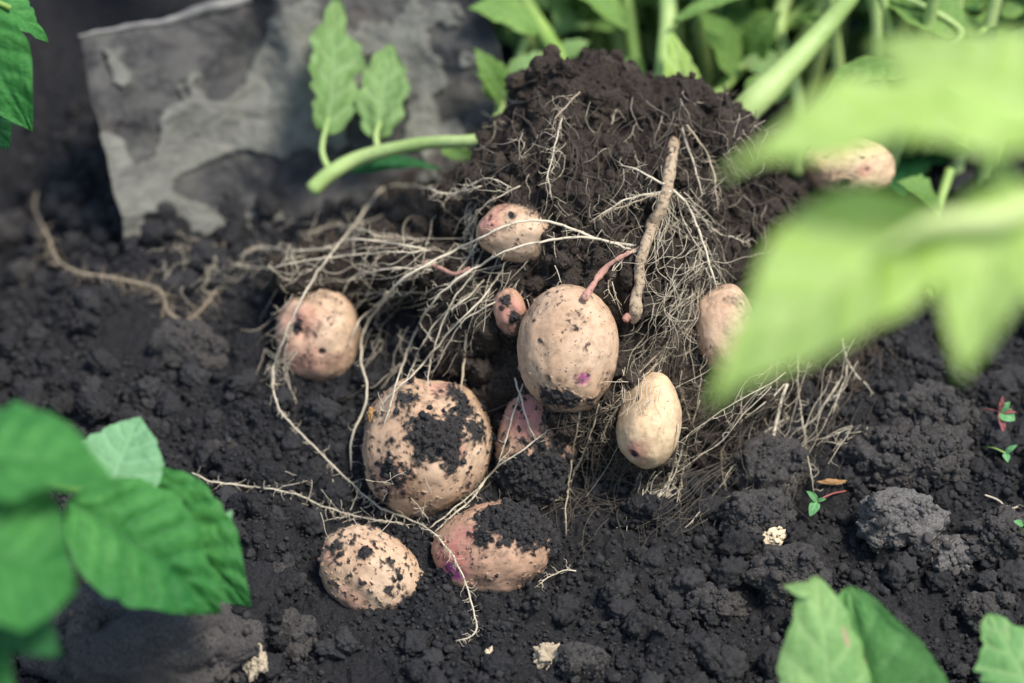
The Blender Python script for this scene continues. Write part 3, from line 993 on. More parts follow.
# loose roots that do not belong to the clump
def loose(pts, r0, label, mat, dens, hl=(5, 18)):
    L = np.linalg.norm(np.diff(np.array(pts, float), axis=0), axis=1).sum()
    n = int(max(12, L / 4))
    path = drape(pts, n, r0, lift=.001)
    m = MB()
    ROOT_PATHS.append(path)
    tube(m, path, np.linspace(r0, r0 * .6, n) * .6 * K * D, 7)
    rootlets(m, path, dens, *hl, .00018)
    tag(m.build('loose_root', mat), label, 'root')


loose([(37, 192), (35, 210), (48, 236), (58, 260), (80, 272), (120, 279), (160, 290), (168, 312), (188, 320), (206, 304), (216, 290)], 2.4,
      'long blurred root lying bent along the soil before the spade', M_ROOT2, .5, (10, 30))
loose([(985, 495), (998, 500), (1008, 508), (1018, 507)], 1.6, 'short curled rootlet on the soil at the right edge', M_ROOT, .1)

# ------------------------------------------------------------------ loose crumbs, kept clear of the roots
# ------------------------------------------------------------------ clods
CLOD_TREES = []


def clod(px, py, rx, ry, label, mat=M_CLOD, seed=0, sink=.35, rough=1.0, flat=.8):
    dd, nn = SOIL.depth(px, py + ry * .5)
    s = K * (D + dd)
    c = P(px, py, dd + .0)
    rd = (rx + ry) * .5 * s * flat
    c = c + DIR * rd * (sink - .25)
    U, T = ICO[6]
    rr = 1 + .34 * fbm(U * .9 + seed * 7.7, 2, seed) + .14 * rough * fbm(U * 2.6 + seed, 3, seed + 3)
    f = np.abs(perlin(U * 1.3 + seed * 3.1, seed + 9))
    rr -= .16 * np.maximum(.25 - f, 0) * 2
    q = U * rr[:, None]
    Wp = c + RIGHT * (q[:, :1] * rx * s) + UP * (q[:, 1:2] * ry * s) - DIR * (q[:, 2:] * rd)
    size = rx * s
    disp = rough * (grains(Wp / .0075, seed + 50, .6) * .0042 + grains(Wp / .0028, seed + 51, .7) * .0015 + .0005 * fbm(Wp / .002, 3, seed))
    Wp = Wp + U * disp[:, None]
    CLOD_TREES.append(BVHTree.FromPolygons(Wp.tolist(), T.tolist()))
    m = MB(); m.add(Wp, None, T)
    k = np.nonzero((U[:, 2] > -.1) & (U @ -DIR > -.3))[0]
    k = rng.choice(k, int(170 * rough * rx / 35 + 10), replace=False)
    scatter(m, Wp[k], U[k], np.clip(.0006 * rng.random(len(k)) ** -.45, 0, .0042))
    o = m.build('soil_clod', mat, loc=c - np.array([0, 0, ry * s * .6]))
    tag(o, label, 'clod', 'clods of soil on the ground')


CL = [
 (150, 648, 122, 62, 'wide smooth grey clod under the emerald leaves', M_STONE, .3, .35),
 (240, 615, 42, 46, 'steep dark clod shoulder just beyond the emerald leaf tips', M_SOIL, .5, .6),
 (188, 350, 40, 28, 'smooth rounded dark clod between the lying root and leftmost potato', M_CLOD, .3, .5),
 (900, 518, 40, 31, 'palest dry clod, big and lumpy, right of the beige chip', M_DRYCLOD, .2, .9),
 (944, 559, 24, 21, 'small pale round clod touching the lower side of the palest clod', M_DRYCLOD, .3, .8),
 (905, 460, 62, 36, 'broad crumbly brown clod behind the palest clod', M_CLOD, .5, 1.6),
 (772, 466, 36, 32, 'smooth dark clod behind the tip of a thick hanging root', M_CLOD, .4, .6),
 (758, 518, 34, 26, 'rough dark clod just behind the beige chip', M_CLOD, .5, 1.3),
 (792, 572, 38, 28, 'faceted grey clod right above the speckled folded leaf', M_CLOD, .4, .6),
 (982, 612, 20, 22, 'round brown clod above the leaf with a dead patch', M_CLOD, .3, .7),
 (1003, 540, 34, 26, 'crumbly clod at the photo edge below the curled rootlet', M_CLOD, .5, 1.4),
 (930, 412, 44, 26, 'rough dark clod left of the red-stemmed seedling', M_CLOD, .5, 1.5),
 (240, 464, 21, 17, 'egg-sized dark clod above the pale thread root at left', M_SOIL, .2, .6),
 (272, 477, 17, 15, 'pointed dark clod touching the pale thread root', M_SOIL, .1, .6),
 (252, 509, 21, 15, 'low dark clod just below the pale thread root', M_SOIL, .3, .6),
 (292, 516, 19, 15, 'dark clod under the thread root, nearest the largest potato', M_SOIL, .2, .6),
 (278, 575, 15, 13, 'small smooth clod between emerald leaf and speckled potato', M_CLOD, .2, .4),
 (291, 634, 30, 26, 'grey round clod below the speckled oval potato', M_CLOD, .4, .5),
 (228, 447, 8, 8, 'little grey pebble-like clod above the egg-sized clod', M_CLOD, 0, .4),
 (12, 232, 30, 22, 'blurred grey clod at the photo edge by the lying root', M_CLOD, .3, .5),
 (24, 272, 17, 13, 'small blurred clod below the lying root at the photo edge', M_CLOD, .2, .5),
 (645, 512, 24, 16, 'lumpy dark clod below the yellow egg-shaped potato', M_SOIL, .4, 1.3),
 (582, 662, 24, 18, 'dark lump at the bottom, right of the dry flower bits', M_CLOD, .4, .6),
 (715, 605, 26, 18, 'brown lump left of the speckled folded leaf', M_CLOD, .5, 1.2),
]
for n_, (px, py, rx, ry, lab, mt, sk, ro) in enumerate(CL):
    clod(px, py, rx, ry, lab, mt, n_ * 13 + 5, sk, ro)

# ------------------------------------------------------------------ loose crumbs (uncountable)
mb = MB()
NG = 56000
xy = np.stack([rng.uniform(-.27, .29, NG), rng.uniform(-.20, .27, NG)], 1)
cl_f = fbm(np.hstack([xy / .05, np.zeros((NG, 1))]), 2, 60)
xy = xy[rng.random(NG) < .72 + cl_f]
r = np.clip(.0007 * rng.random(len(xy)) ** -.42, 0, .0075)
r[::90] = rng.uniform(.004, .0085, len(r[::90]))
pos = np.stack([xy[:, 0], xy[:, 1], ground_z(xy[:, 0], xy[:, 1])], 1)
kd = KDTree(sum(len(p) for p in ROOT_PATHS))
kn = 0
for p in ROOT_PATHS:
    for q in p: kd.insert(q, kn); kn += 1
kd.balance()
inv = pos - CAM
dep = inv @ DIR
ipx, ipy = W / 2 + inv @ RIGHT / (K * dep), H / 2 - inv @ UP / (K * dep)
ok = np.ones(len(pos), bool)
for q in range(len(pos)):
    if kd.find(pos[q])[2] < r[q] * 1.1 + .0008: ok[q] = False
for d in POT:
    ex, ey = (ipx - d['p'][0]) / (d['r'][0] * 1.0), (ipy - d['p'][1]) / (d['r'][1] * 1.0)
    ok &= ~((ex * ex + ey * ey < 1.0 + 2.4 * r / (K * D) / min(d['r'])) & (r > .0018))
pos, r = pos[ok], r[ok]
scatter(mb, pos, np.tile([0, 0, 1.], (len(pos), 1)), r)
dp = np.vstack(DIRTPTS)
scatter(mb, dp[:, :3], dp[:, 3:], np.clip(.0004 * rng.random(len(dp)) ** -.4, 0, .0016))
tag(mb.build('soil_crumbs', M_CRUMB, loc=(0, 0, 0)), kind='stuff')
mb = MB()
k = rng.choice(nv, 11000, replace=False)
k = k[BN[k] @ -DIR > -.3]
scatter(mb, BS[k], BN[k], np.clip(.0006 * rng.random(len(k)) ** -.45, 0, .0050))
tag(mb.build('soil_crumbs', M_BALL, clump), kind='stuff')

# ------------------------------------------------------------------ leaves
def unit(v): return v / np.linalg.norm(v)


def leaf(parent, name, base, tip, width, mat, nrm=None, curl=.08, fold=.15, seed=0, nvn=6, wav=.03, quilt=.012, tipk=.9, label=None, lobed=0.0, nt=56, ns=33):
    base, tip = np.asarray(base), np.asarray(tip)
    L = np.linalg.norm(tip - base)
    ax = (tip - base) / L
    nrm = np.array([0, -.6, .8]) if nrm is None else np.asarray(nrm, float)
    side = unit(np.cross(nrm, ax))
    n3 = np.cross(ax, side)
    tt, ss = np.meshgrid(np.linspace(0, 1, nt), np.linspace(-1, 1, ns), indexing='ij')
    t, s = tt.ravel(), ss.ravel()
    w = np.sin(np.pi * np.clip(t, 0, 1) ** .68) ** tipk * (1 - .10 * t)
    w = np.maximum(w, .012) * width / 2
    e = fbm(np.stack([t * 7 + seed, np.sign(s) * 3, t * 0 + seed * 1.7], 1), 3, seed)
    w = w * (1 + (.05 + lobed) * e * np.abs(s) ** 2)
    ph = t * nvn - np.abs(s) * 1.0 + .5 * (s < 0)
    dv = np.abs(ph - np.round(ph))
    fade = sstep(.02, .2, np.abs(s)) * (1 - sstep(.8, 1, np.abs(s)) * .7)
    vs = np.exp(-(dv / .09) ** 2) * .7 * fade
    vm = np.exp(-(s * w / (.010 * L)) ** 2) * (1 - .6 * t)
    vein = np.maximum(vs, vm)
    z = curl * L * np.sin(np.pi * t) ** 1 - curl * L * .8 * t ** 3 + fold * np.abs(s) ** 1.3 * w
    z += wav * L * fbm(np.stack([t * 2.2 + seed, s * 1.1, t * 0 + seed], 1), 2, seed + 4) * (.3 + np.abs(s))
    z += wav * .6 * L * np.sin(t * 17 + seed + s) * np.abs(s) ** 3 * .5
    z += quilt * L * (np.minimum(dv, .35) / .35 * fade - vm * .6) + quilt * .5 * L * fbm(np.stack([t * 16, s * 7, t * 0 + seed], 1), 2, seed + 8)
    V = base + ax * (t * L)[:, None] + side * (s * w)[:, None] + n3 * z[:, None]
    # the side lobes of the outline lean towards the tip
    V += ax * ((np.abs(s) ** 2) * w * .12)[:, None]
    i, j = np.meshgrid(np.arange(nt - 1), np.arange(ns - 1), indexing='ij')
    Q = np.stack([i * ns + j, (i + 1) * ns + j, (i + 1) * ns + j + 1, i * ns + j + 1], -1).reshape(-1, 4)
    m = MB()
    m.add(V, Q, None, vein=vein)
    o = m.build(name, mat, parent)
    if label: o['label'] = label
    return o


def stalk(parent, name, pts, r, mat, n=40, sides=10, ridge=.06):
    pts = np.asarray(pts, float)
    p = catmull(pts, n)
    tt = np.linspace(0, 1, n)
    rad = np.interp(tt, np.linspace(0, 1, len(r)), r) if hasattr(r, '__len__') else np.full(n, r)
    rad = rad * (1 + ridge * perlin(np.stack([tt * 9, tt * 0 + rad[0] * 1e3, tt * 0], 1), 3))
    m = MB()
    tube(m, p, rad, sides)
    return m.build(name, mat, parent)


def px2m(px, dd): return px * K * (D + dd)


def gpoint(x, y): return np.array([x, y, float(ground_z(np.array([x]), np.array([y]))[0])])


FR = -DIR                                   # towards the viewer
# emerald spray at the lower left
dA, dB = -.25, -.135
g0 = gpoint(-.30, -.15)
pl = thing('potato_plant', 'emerald potato plant with overlapping leaves above the wide grey clod', 'plant', g0)
rach = [g0, P(-130, 560, -.16), P(-60, 500, -.17), P(10, 478, -.16), P(85, 492, -.135), P(132, 500, -.12)]
stalk(pl, 'stem', rach, [.005, .0045, .004, .003, .0022, .0015], M_STALKG)
leaf(pl, 'leaflet', P(-60, 470, dA), P(122, 478, dA + .02), px2m(165, dA), M_LEAFG, nrm=FR * .55 + UP * .8, curl=.10, fold=.18, seed=1, wav=.05, quilt=.03, lobed=.06)
leaf(pl, 'leaflet', P(-40, 545, dA - .02), P(78, 590, dA), px2m(170, dA), M_LEAFG, nrm=FR * .8 + UP * .6 - RIGHT * .2, curl=.06, fold=.2, seed=2, wav=.05, quilt=.03, lobed=.06)
leaf(pl, 'leaflet', P(-25, 590, dA + .02), P(60, 655, dA), px2m(78, dA), M_LEAFD, nrm=FR + UP * .3, curl=.05, fold=.1, seed=3, label='deep blue-green shaded leaflet hanging lowest')
leaf(pl, 'leaflet', P(-30, 640, dA + .02), P(12, 700, dA), px2m(60, dA), M_LEAFG, nrm=FR + UP * .3, seed=33)
leaf(pl, 'leaflet', P(68, 500, dB - .02), P(222, 612, dB), px2m(135, dB), M_LEAFG, nrm=FR * .8 + UP * .6 - RIGHT * .1, curl=.05, fold=.12, seed=4, nvn=7, quilt=.030, lobed=.05)
leaf(pl, 'leaflet', P(128, 478, dB + .03), P(250, 606, dB + .015), px2m(115, dB), M_LEAFG, nrm=FR * .9 + UP * .45 - RIGHT * .3, curl=.04, fold=.14, seed=5, nvn=7, quilt=.030, lobed=.05)
leaf(pl, 'leaflet', P(104, 500, dB + .02), P(140, 416, dB + .035), px2m(96, dB), M_LEAFP, nrm=FR * .9 + UP * .3, curl=.03, fold=.08, seed=6, lobed=.16, label='pale mint leaflet turned underside up')
leaf(pl, 'leaflet', P(212, 545, dB + .03), P(232, 510, dB + .03), px2m(22, dB), M_LEAFP, nrm=FR, seed=7, nt=24, ns=13)

# top left
g0 = gpoint(-.36, .02)
pl = thing('potato_plant', 'green potato leaves poking in at the upper left corner', 'plant', g0)
stalk(pl, 'stem', [g0, P(-150, 150, -.06), P(-90, 10, -.07), P(-40, -10, -.07), P(10, 8, -.06)], [.004, .0035, .003, .002, .0013], M_STALKG)
leaf(pl, 'leaflet', P(-36, 0, -.07), P(31, 132, -.06), px2m(84, -.07), M_LEAFG, nrm=FR * .8 + UP * .5 - RIGHT * .3, seed=8, curl=.05)
leaf(pl, 'leaflet', P(-30, -12, -.06), P(50, 40, -.05), px2m(44, -.06), M_LEAFG, nrm=FR * .8 + UP * .6, seed=9, lobed=.25)
leaf(pl, 'leaflet', P(-30, 90, -.05), P(10, 150, -.04), px2m(50, -.06), M_LEAFD, nrm=FR * .8 + UP * .6, seed=10)

# big blurred lime leaves at the right
dR = -.40
g0 = gpoint(.34, -.14)
pl = thing('potato_plant', 'large out-of-focus lime potato leaves nearest the viewer', 'plant', g0)
stalk(pl, 'stem', [g0, P(1230, 500, dR - .02), P(1110, 330, dR), P(1030, 215, dR), P(985, 150, dR)], [.0045, .004, .0035, .003, .0025], M_STALK)
stalk(pl, 'petiole', [P(1045, 200, dR - .012), P(995, 219, dR - .014), P(935, 224, dR - .014), P(885, 246, dR - .012)], [.0036, .0034, .003, .0012], M_STALKL)
leaf(pl, 'leaflet', P(1045, 150, dR), P(728, 150, dR - .02), px2m(165, dR), M_LEAFY, nrm=FR * .55 + UP * .85, curl=.10, fold=.2, seed=11, wav=.035, tipk=1.05)
leaf(pl, 'leaflet', P(945, 208, dR), P(706, 398, dR - .01), px2m(158, dR), M_LEAFY, nrm=FR * .75 + UP * .6 + RIGHT * .1, curl=.08, fold=.3, seed=12, wav=.035, tipk=1.1)
leaf(pl, 'leaflet', P(1016, 178, dR), P(960, 376, dR - .02), px2m(116, dR), M_LEAFY, nrm=FR * .8 + UP * .4 - RIGHT * .2, curl=.06, fold=.3, seed=13, wav=.04, tipk=1.0)
leaf(pl, 'leaflet', P(1060, 130, dR), P(870, 34, dR + .04), px2m(165, dR), M_LEAFY, nrm=FR * .6 + UP * .8, curl=.08, fold=.1, seed=14)
leaf(pl, 'leaflet', P(1040, 215, dR), P(1120, 360, dR), px2m(130, dR), M_LEAFY, nrm=FR * .8 + UP * .4, seed=15)

# lower right
dL = -.135
g0 = gpoint(.185, -.215)
pl = thing('potato_leaf', 'speckled folded leaf, one half pale, other half darker green, above the lower edge', 'leaf', g0)
stalk(pl, 'petiole', [g0, P(905, 790, dL), P(890, 740, dL)], .0016, M_STALKG)
leaf(pl, 'blade', P(908, 800, dL + .012), P(846, 588, dL + .014), px2m(172, dL), M_LEAFM, nrm=FR * .9 + UP * .2 - RIGHT * .45, curl=.06, fold=.1, seed=16, quilt=.010, tipk=.7)
leaf(pl, 'folded_half', P(834, 810, dL - .004), P(818, 576, dL), px2m(112, dL), M_LEAFO, nrm=FR * .9 + UP * .4 + RIGHT * .15, curl=.05, fold=-.25, seed=26, quilt=.008, tipk=.62, lobed=.10)
leaf(pl, 'lobe', P(815, 592, dL), P(783, 586, dL), px2m(16, dL), M_LEAFO, nrm=FR, seed=27, nt=20, ns=11)
g0 = gpoint(.245, -.215)
pl = thing('potato_leaf', 'ragged leaf with a tan dead patch in the lower right corner', 'leaf', g0)
stalk(pl, 'petiole', [g0, P(1060, 790, dL), P(1052, 740, dL)], .0016, M_STALKG)
leaf(pl, 'blade', P(1052, 742, dL), P(990, 612, dL + .01), px2m(92, dL), M_LEAFO2, nrm=FR * .9 + UP * .4 + RIGHT * .1, curl=.05, fold=-.2, seed=17, lobed=.35, tipk=.7)

# cut stem with two raised leaflets beside the soil ball
dS = .125
g0 = P(318, 186, dS); g0[2] = float(ground_z(np.array([g0[0]]), np.array([g0[1]]))[0])
pl = thing('potato_shoot', 'fallen pale green stem with two upright leaflets before the spade', 'plant', g0)
stalk(pl, 'stem', [P(312, 190, dS - .012), P(330, 174, dS - .012), P(362, 157, dS - .012), P(420, 144, dS - .025), P(470, 141, dS - .04), P(500, 138, dS - .04)], np.array([8.5, 8, 7, 6.5, 6, 6.5]) * K * (D + dS), M_STALK)
stalk(pl, 'petiole', [P(330, 172, dS - .01), P(322, 150, dS - .005), P(328, 118, dS)], [.0016, .0014, .001], M_STALK)
stalk(pl, 'petiole', [P(378, 150, dS - .012), P(376, 135, dS - .005), P(380, 122, dS)], [.0016, .0014, .001], M_STALK)
leaf(pl, 'leaflet', P(326, 135, dS), P(336, -2, dS + .02), px2m(58, dS), M_LEAFU, nrm=FR + RIGHT * .5, curl=.04, fold=.15, seed=18, lobed=.3, tipk=.62, wav=.07)
leaf(pl, 'leaflet', P(378, 140, dS), P(390, 42, dS + .02), px2m(50, dS), M_LEAFU, nrm=FR - RIGHT * .1, curl=.03, fold=.1, seed=19, lobed=.26, tipk=.62, wav=.07)
leaf(pl, 'leaflet', P(440, 146, dS), P(480, 160, dS - .005), px2m(18, dS), M_LEAFB, nrm=FR, seed=20, nt=24, ns=13)
leaf(pl, 'leaflet', P(350, 172, dS), P(440, 165, dS - .005), px2m(26, dS), M_LEAFD, nrm=FR + UP, seed=21, nt=24, ns=13)

# the thick stalk and its leaves behind the clump
dT = .11
g0 = P(735, 130, dT)
pl = thing('potato_plant', 'thick pale diagonal stalk rising from behind the soil ball', 'plant', g0)
stalk(pl, 'stem', [P(728, 128, dT - .01), P(752, 104, dT - .01), P(790, 66, dT - .005), P(825, 28, dT), P(858, -12, dT), P(900, -60, dT + .01)], np.array([13, 15.5, 11.5, 10, 9, 9]) * K * (D + dT), M_STALK, n=60, sides=14)
leaf(pl, 'leaflet', P(925, 66, dT - .02), P(820, 92, dT - .03), px2m(66, dT), M_LEAFB, nrm=FR * .5 + UP * .9, curl=.14, fold=-.12, seed=22, nvn=8)
leaf(pl, 'leaflet', P(950, 40, dT), P(858, -12, dT + .01), px2m(40, dT), M_LEAFB, nrm=FR * .7 + UP * .7, curl=.05, fold=.3, seed=23, nvn=8)
stalk(pl, 'petiole', [P(870, -20, dT), P(960, 30, dT), P(925, 66, dT - .02)], .0016, M_STALK)
leaf(pl, 'leaflet', P(745, 92, dT + .02), P(768, 74, dT + .02), px2m(18, dT), M_LEAFB, nrm=FR, seed=24, nt=24, ns=13)

# green growth behind, plant by plant
BG = [
 ('yellow-green stalk with a dead streak right behind the soil ball', [(658, 110), (664, 60), (668, 10), (664, -50)], 9, .13, M_STALK,
    [((690, 150), (672, 30), 48, M_LEAFY), ((672, 22), (770, -10), 16, M_LEAFB)]),
 ('bluish green upright stalk behind the middle of the soil ball', [(645, 105), (636, 60), (630, 20), (622, -40)], 7, .16, M_STALKG,
    [((628, 30), (560, -20), 40, M_LEAFB), ((640, 60), (600, 100), 30, M_LEAFB)]),
 ('leaning green stalk behind the highest point of the soil ball', [(560, 70), (548, 40), (528, 8), (505, -40)], 9, .15, M_STALKG,
    [((540, 30), (470, 5), 50, M_LEAFB), ((555, 60), (590, 40), 26, M_LEAFU)]),
 ('small pale sprig at the left shoulder of the soil ball', [(492, 140), (500, 108), (508, 86), (526, 40)], 4.5, .135, M_STALK,
    [((504, 100), (476, 48), 34, M_LEAFB), ((508, 88), (545, 50), 30, M_LEAFU), ((500, 110), (478, 72), 16, M_LEAFB)]),
 ('stalk bowing sideways behind the right end of the soil ball', [(705, 110), (740, 70), (790, 20), (840, -20)], 6, .17, M_STALKG,
    [((735, 75), (700, 10), 60, M_LEAFB), ((770, 40), (800, 100), 44, M_LEAFD), ((750, 60), (780, 10), 40, M_LEAFB)]),
 ('hooked pale stalk just left of the thick diagonal stalk', [(800, 110), (786, 60), (778, 26), (790, -10), (812, -40)], 8, .16, M_STALK,
    [((790, 20), (830, 24), 30, M_LEAFB), ((782, 70), (740, 60), 34, M_LEAFU), ((788, 85), (760, 110), 20, M_LEAFB)]),
 ('leafy dark green plant behind the lime leaves at upper right', [(960, 140), (940, 70), (930, 20), (925, -40)], 6, .20, M_STALKG,
    [((930, 30), (1010, 10), 50, M_LEAFD), ((935, 60), (860, 20), 60, M_LEAFD), ((925, 0), (980, 60), 50, M_LEAFB), ((940, 80), (1040, 70), 60, M_LEAFD)]),
 ('shaded plant low behind the peach potato at the back', [(930, 300), (925, 270), (935, 220), (950, 170)], 5, .10, M_STALKG,
    [((930, 250), (890, 300), 50, M_LEAFD), ((935, 230), (990, 290), 56, M_LEAFD), ((940, 210), (900, 180), 46, M_LEAFB), ((930, 262), (960, 320), 40, M_LEAFD)]),
]
for k, (lab, pts, r, dd, mt, lvs) in enumerate(BG):
    g0 = P(*pts[0], dd)
    z0 = float(ground_z(np.array([g0[0]]), np.array([g0[1]]))[0])
    g0[2] = z0
    pl = thing('potato_plant', lab, 'plant', g0, 'potato plants behind the clump')
    stalk(pl, 'stem', [g0] + [P(x, y, dd + .01 * q) for q, (x, y) in enumerate(pts)], px2m(r, dd), mt)
    for q, (b, tp, w, lm) in enumerate(lvs):
        leaf(pl, 'leaflet', P(*b, dd + .005), P(*tp, dd - .01 + .02 * (q % 2)), px2m(w, dd), lm, nrm=FR * .7 + UP * .6 + RIGHT * rng.uniform(-.4, .4), seed=40 + k * 7 + q, lobed=.15, nt=32, ns=17)


def bush(x, y, h, label, seed, nst=4):
    r_ = np.random.default_rng(seed)
    g0 = gpoint(x, y)
    pl = thing('potato_plant', label, 'plant', g0, 'potato plants behind the clump')
    for k in range(9):
        b0 = g0 + np.array([r_.uniform(-.04, .04), r_.uniform(-.035, .01), -.01])
        tip = b0 + np.array([r_.normal() * .03, r_.normal() * .02, h * 1.5])
        stalk(pl, 'stem', [b0, b0 * .55 + tip * .45 + r_.normal(size=3) * .006, tip], [.0042, .0036, .003], M_STALK, n=20, sides=8)
    for k in range(nst):
        a = r_.uniform(0, 6.28)
        d = np.array([math.cos(a), math.sin(a), 0]) * h * r_.uniform(.15, .5)
        p = [g0, g0 + d * .3 + [0, 0, h * .4], g0 + d * .7 + [0, 0, h * .75], g0 + d * 1.2 + [0, 0, h]]
        stalk(pl, 'stem', p, [.0045, .004, .003, .002], M_STALKG, n=20, sides=8)
        pc = catmull(p, 20)
        for q in range(15):
            i = r_.integers(2, 20)
            b = r_.uniform(0, 6.28)
            dv = np.array([math.cos(b), math.sin(b) * .8 - .25, r_.uniform(-.35, .55)])
            L = r_.uniform(.02, .046)
            leaf(pl, 'leaflet', pc[i] + dv * .008, pc[i] + unit(dv) * L, L * r_.uniform(.5, .7), [M_LEAFB, M_LEAFB, M_LEAFD, M_LEAFU][r_.integers(4)],
                 nrm=np.array([r_.normal() * .4, -.5, .8]), seed=int(r_.integers(1000)), nt=24, ns=13, lobed=.1)


BU = [(.03, .285, .12, 'far blurred bush behind the highest point of the soil ball'),
      (.085, .30, .13, 'far blurred bush behind the bluish stalk'),
      (.135, .275, .12, 'far blurred bush between hooked stalk and bluish stalk'),
      (.175, .31, .13, 'far blurred bush behind the thick diagonal stalk'),
      (.23, .28, .13, 'far blurred bush at the upper right corner'),
      (.29, .25, .12, 'blurred bush beyond the lime leaves at the right edge'),
      (.205, .20, .085, 'low shaded bush behind the lime leaves and the back potato'),
      (-.005, .33, .13, 'farthest bush, seen right of the spade')]
for k, (x, y, h, lab) in enumerate(BU): bush(x, y, h, lab, 500 + k)

# ------------------------------------------------------------------ spade
dTL, dBL, dTR = .142, .135, .15
TL, TR, BL = P(79, 39, dTL), P(468, -72, dTR), P(150, 330, dBL)
eu, ev = TR - TL, BL - TL
nb = unit(np.cross(ev, eu))
if nb @ FR < 0: nb = -nb
g0 = P(280, 230, .17); g0[2] = float(ground_z(np.array([g0[0]]), np.array([g0[1]]))[0])
sp = thing('spade', 'mud-caked steel spade standing in the soil behind the roots', 'spade', g0)
nu_, nv_ = 260, 200
uu, vv = np.meshgrid(np.linspace(0, 1, nu_), np.linspace(0, 1, nv_), indexing='ij')
u, v = uu.ravel(), vv.ravel()


def blade_pt(u, v, off=0.0):
    bend = .026 * ((2 * np.abs(u - .5)) ** 2 - 1)
    ridge = .009 * np.exp(-((u - .5) / .05) ** 2) * (1 - sstep(.25, .75, v))
    edge = .004 * np.exp(-u / .012) + .004 * np.exp(-(1 - u) / .012)
    q_ = np.stack([u * 6 + 2, v * 5, u * 0], 1)
    off = off + .013 * fbm(q_ / 2.6, 2, 750) + .0035 * fbm(q_, 3, 751)
    u = u + .011 * fbm(q_ * 1.2, 3, 752)
    v = v + .013 * fbm(q_ * 1.1, 3, 753)
    return TL + u[:, None] * eu + v[:, None] * ev + nb * (bend * .8 + ridge + edge + off)[:, None]


pp = np.stack([u * 3.2, v * 2.6, u * 0], 1)
f1 = fbm(pp * 1.9 + 4.2, 6, 700)


def blob(x, y, rx, ry, a=1.0):
    """patch of dried mud, in blade coordinates taken from pixel positions"""
    Mx = np.array([[389., 71.], [-111., 291.]])
    c = np.linalg.solve(Mx, np.array([x - 79, y - 39]))
    du, dv = (u - c[0]) * 395, (v - c[1]) * 300
    return a * np.exp(-(du / rx) ** 2 - (dv / ry) ** 2)


fm = blob(250, 125, 70, 30) + blob(295, 95, 60, 60) + blob(150, 215, 60, 60, .95) + blob(112, 155, 15, 40, .75) + blob(118, 78, 16, 30, .6) + blob(420, 60, 60, 100, .75) + blob(292, 20, 30, 50, .75) \
    + blob(215, 228, 70, 30, .85) + blob(168, 90, 28, 40, .42) + blob(190, 160, 40, 30, .4) - blob(232, 168, 55, 20, .9) - blob(250, 195, 50, 16, .6) - blob(150, 218, 9, 7, 1.4) - blob(372, 90, 16, 40, .6)
mud = np.maximum(sstep(.38, .50, fm + .45 * f1), .3 * sstep(-.05, .55, fm * .7 + .8 * fbm(pp * 3.1, 5, 740)))
off = sstep(.5, .9, mud) * (.0034 + .0012 * fbm(pp * 9, 3, 710)) + .0006 * fbm(pp * 12, 3, 720)
V = np.vstack([blade_pt(u, v, off), blade_pt(u, v, -.0018 + 0 * off)])
i, j = np.meshgrid(np.arange(nu_ - 1), np.arange(nv_ - 1), indexing='ij')
Q = np.stack([i * nv_ + j, (i + 1) * nv_ + j, (i + 1) * nv_ + j + 1, i * nv_ + j + 1], -1).reshape(-1, 4)
N0 = nu_ * nv_
rim = list(range(0, nv_)) + [i_ * nv_ + nv_ - 1 for i_ in range(1, nu_)] + [(nu_ - 1) * nv_ + j_ for j_ in range(nv_ - 2, -1, -1)] + [i_ * nv_ for i_ in range(nu_ - 2, 0, -1)]
rim = np.array(rim); rim2 = np.roll(rim, -1)
Q = np.vstack([Q, Q[:, ::-1] + N0, np.stack([rim, rim2, rim2 + N0, rim + N0], 1)])
m = MB(); m.add(V, Q, None, mud=np.concatenate([mud, mud * 0]))
m.build('blade', M_SPADE, sp)
for a, b in ((0.0, .43), (.57, 1.0)):
    uu_ = np.linspace(a, b, 40)
    p = blade_pt(uu_, uu_ * 0 - .004)
    m = MB(); tube(m, p, np.interp(uu_, [0, .12, .2, .33, .43, 1], [.0008, .0013, .0016, .0034, .003, .001]) * (1 + .5 * perlin(np.stack([uu_ * 30, uu_ * 0, uu_ * 0], 1), 3)), 10); m.build('tread', M_EDGE, sp)
c0 = blade_pt(np.array([.5]), np.array([-.03]))[0]; c1 = blade_pt(np.array([.5]), np.array([-.5]))[0]
m = MB(); tube(m, np.linspace(c0 - nb * .006, c1 - nb * .0, 30), np.linspace(.012, .019, 30), 16); m.build('socket', M_SPADE, sp)
d_ = unit(c1 - c0)
m = MB(); tube(m, np.linspace(c1 - d_ * .03, c1 + d_ * .75, 30), np.full(30, .0165), 16); m.build('shaft', M_WOOD, sp)
m = MB(); h0 = c1 + d_ * .76; tube(m, np.linspace(h0 - unit(eu) * .055, h0 + unit(eu) * .055, 14), np.full(14, .014), 14); m.build('grip', M_WOOD, sp)

# ------------------------------------------------------------------ seedlings and bits
TOP = Multi([BV_G, BV_B] + POT_TREES + CLOD_TREES)


def seedling(label, root, top, lvs, stemmat):
    dd, _ = TOP.depth(*root)
    g0 = P(*root, dd)
    pl = thing('seedling', label, 'seedling', g0, 'weed seedlings')
    dt = dd - .012
    stalk(pl, 'stem', [g0, P((root[0] + top[0]) / 2, (root[1] + top[1]) / 2 - 2, dd - .008), P(*top, dt)], .00042, stemmat, n=14, sides=6)
    for k, (tip, w, mt) in enumerate(lvs):
        leaf(pl, 'leaf', P(*top, dt), P(*tip, dt - .003), px2m(w * 1.25, dt), mt, nrm=FR + UP * .4, seed=80 + k, nt=20, ns=11, nvn=3, tipk=.7)


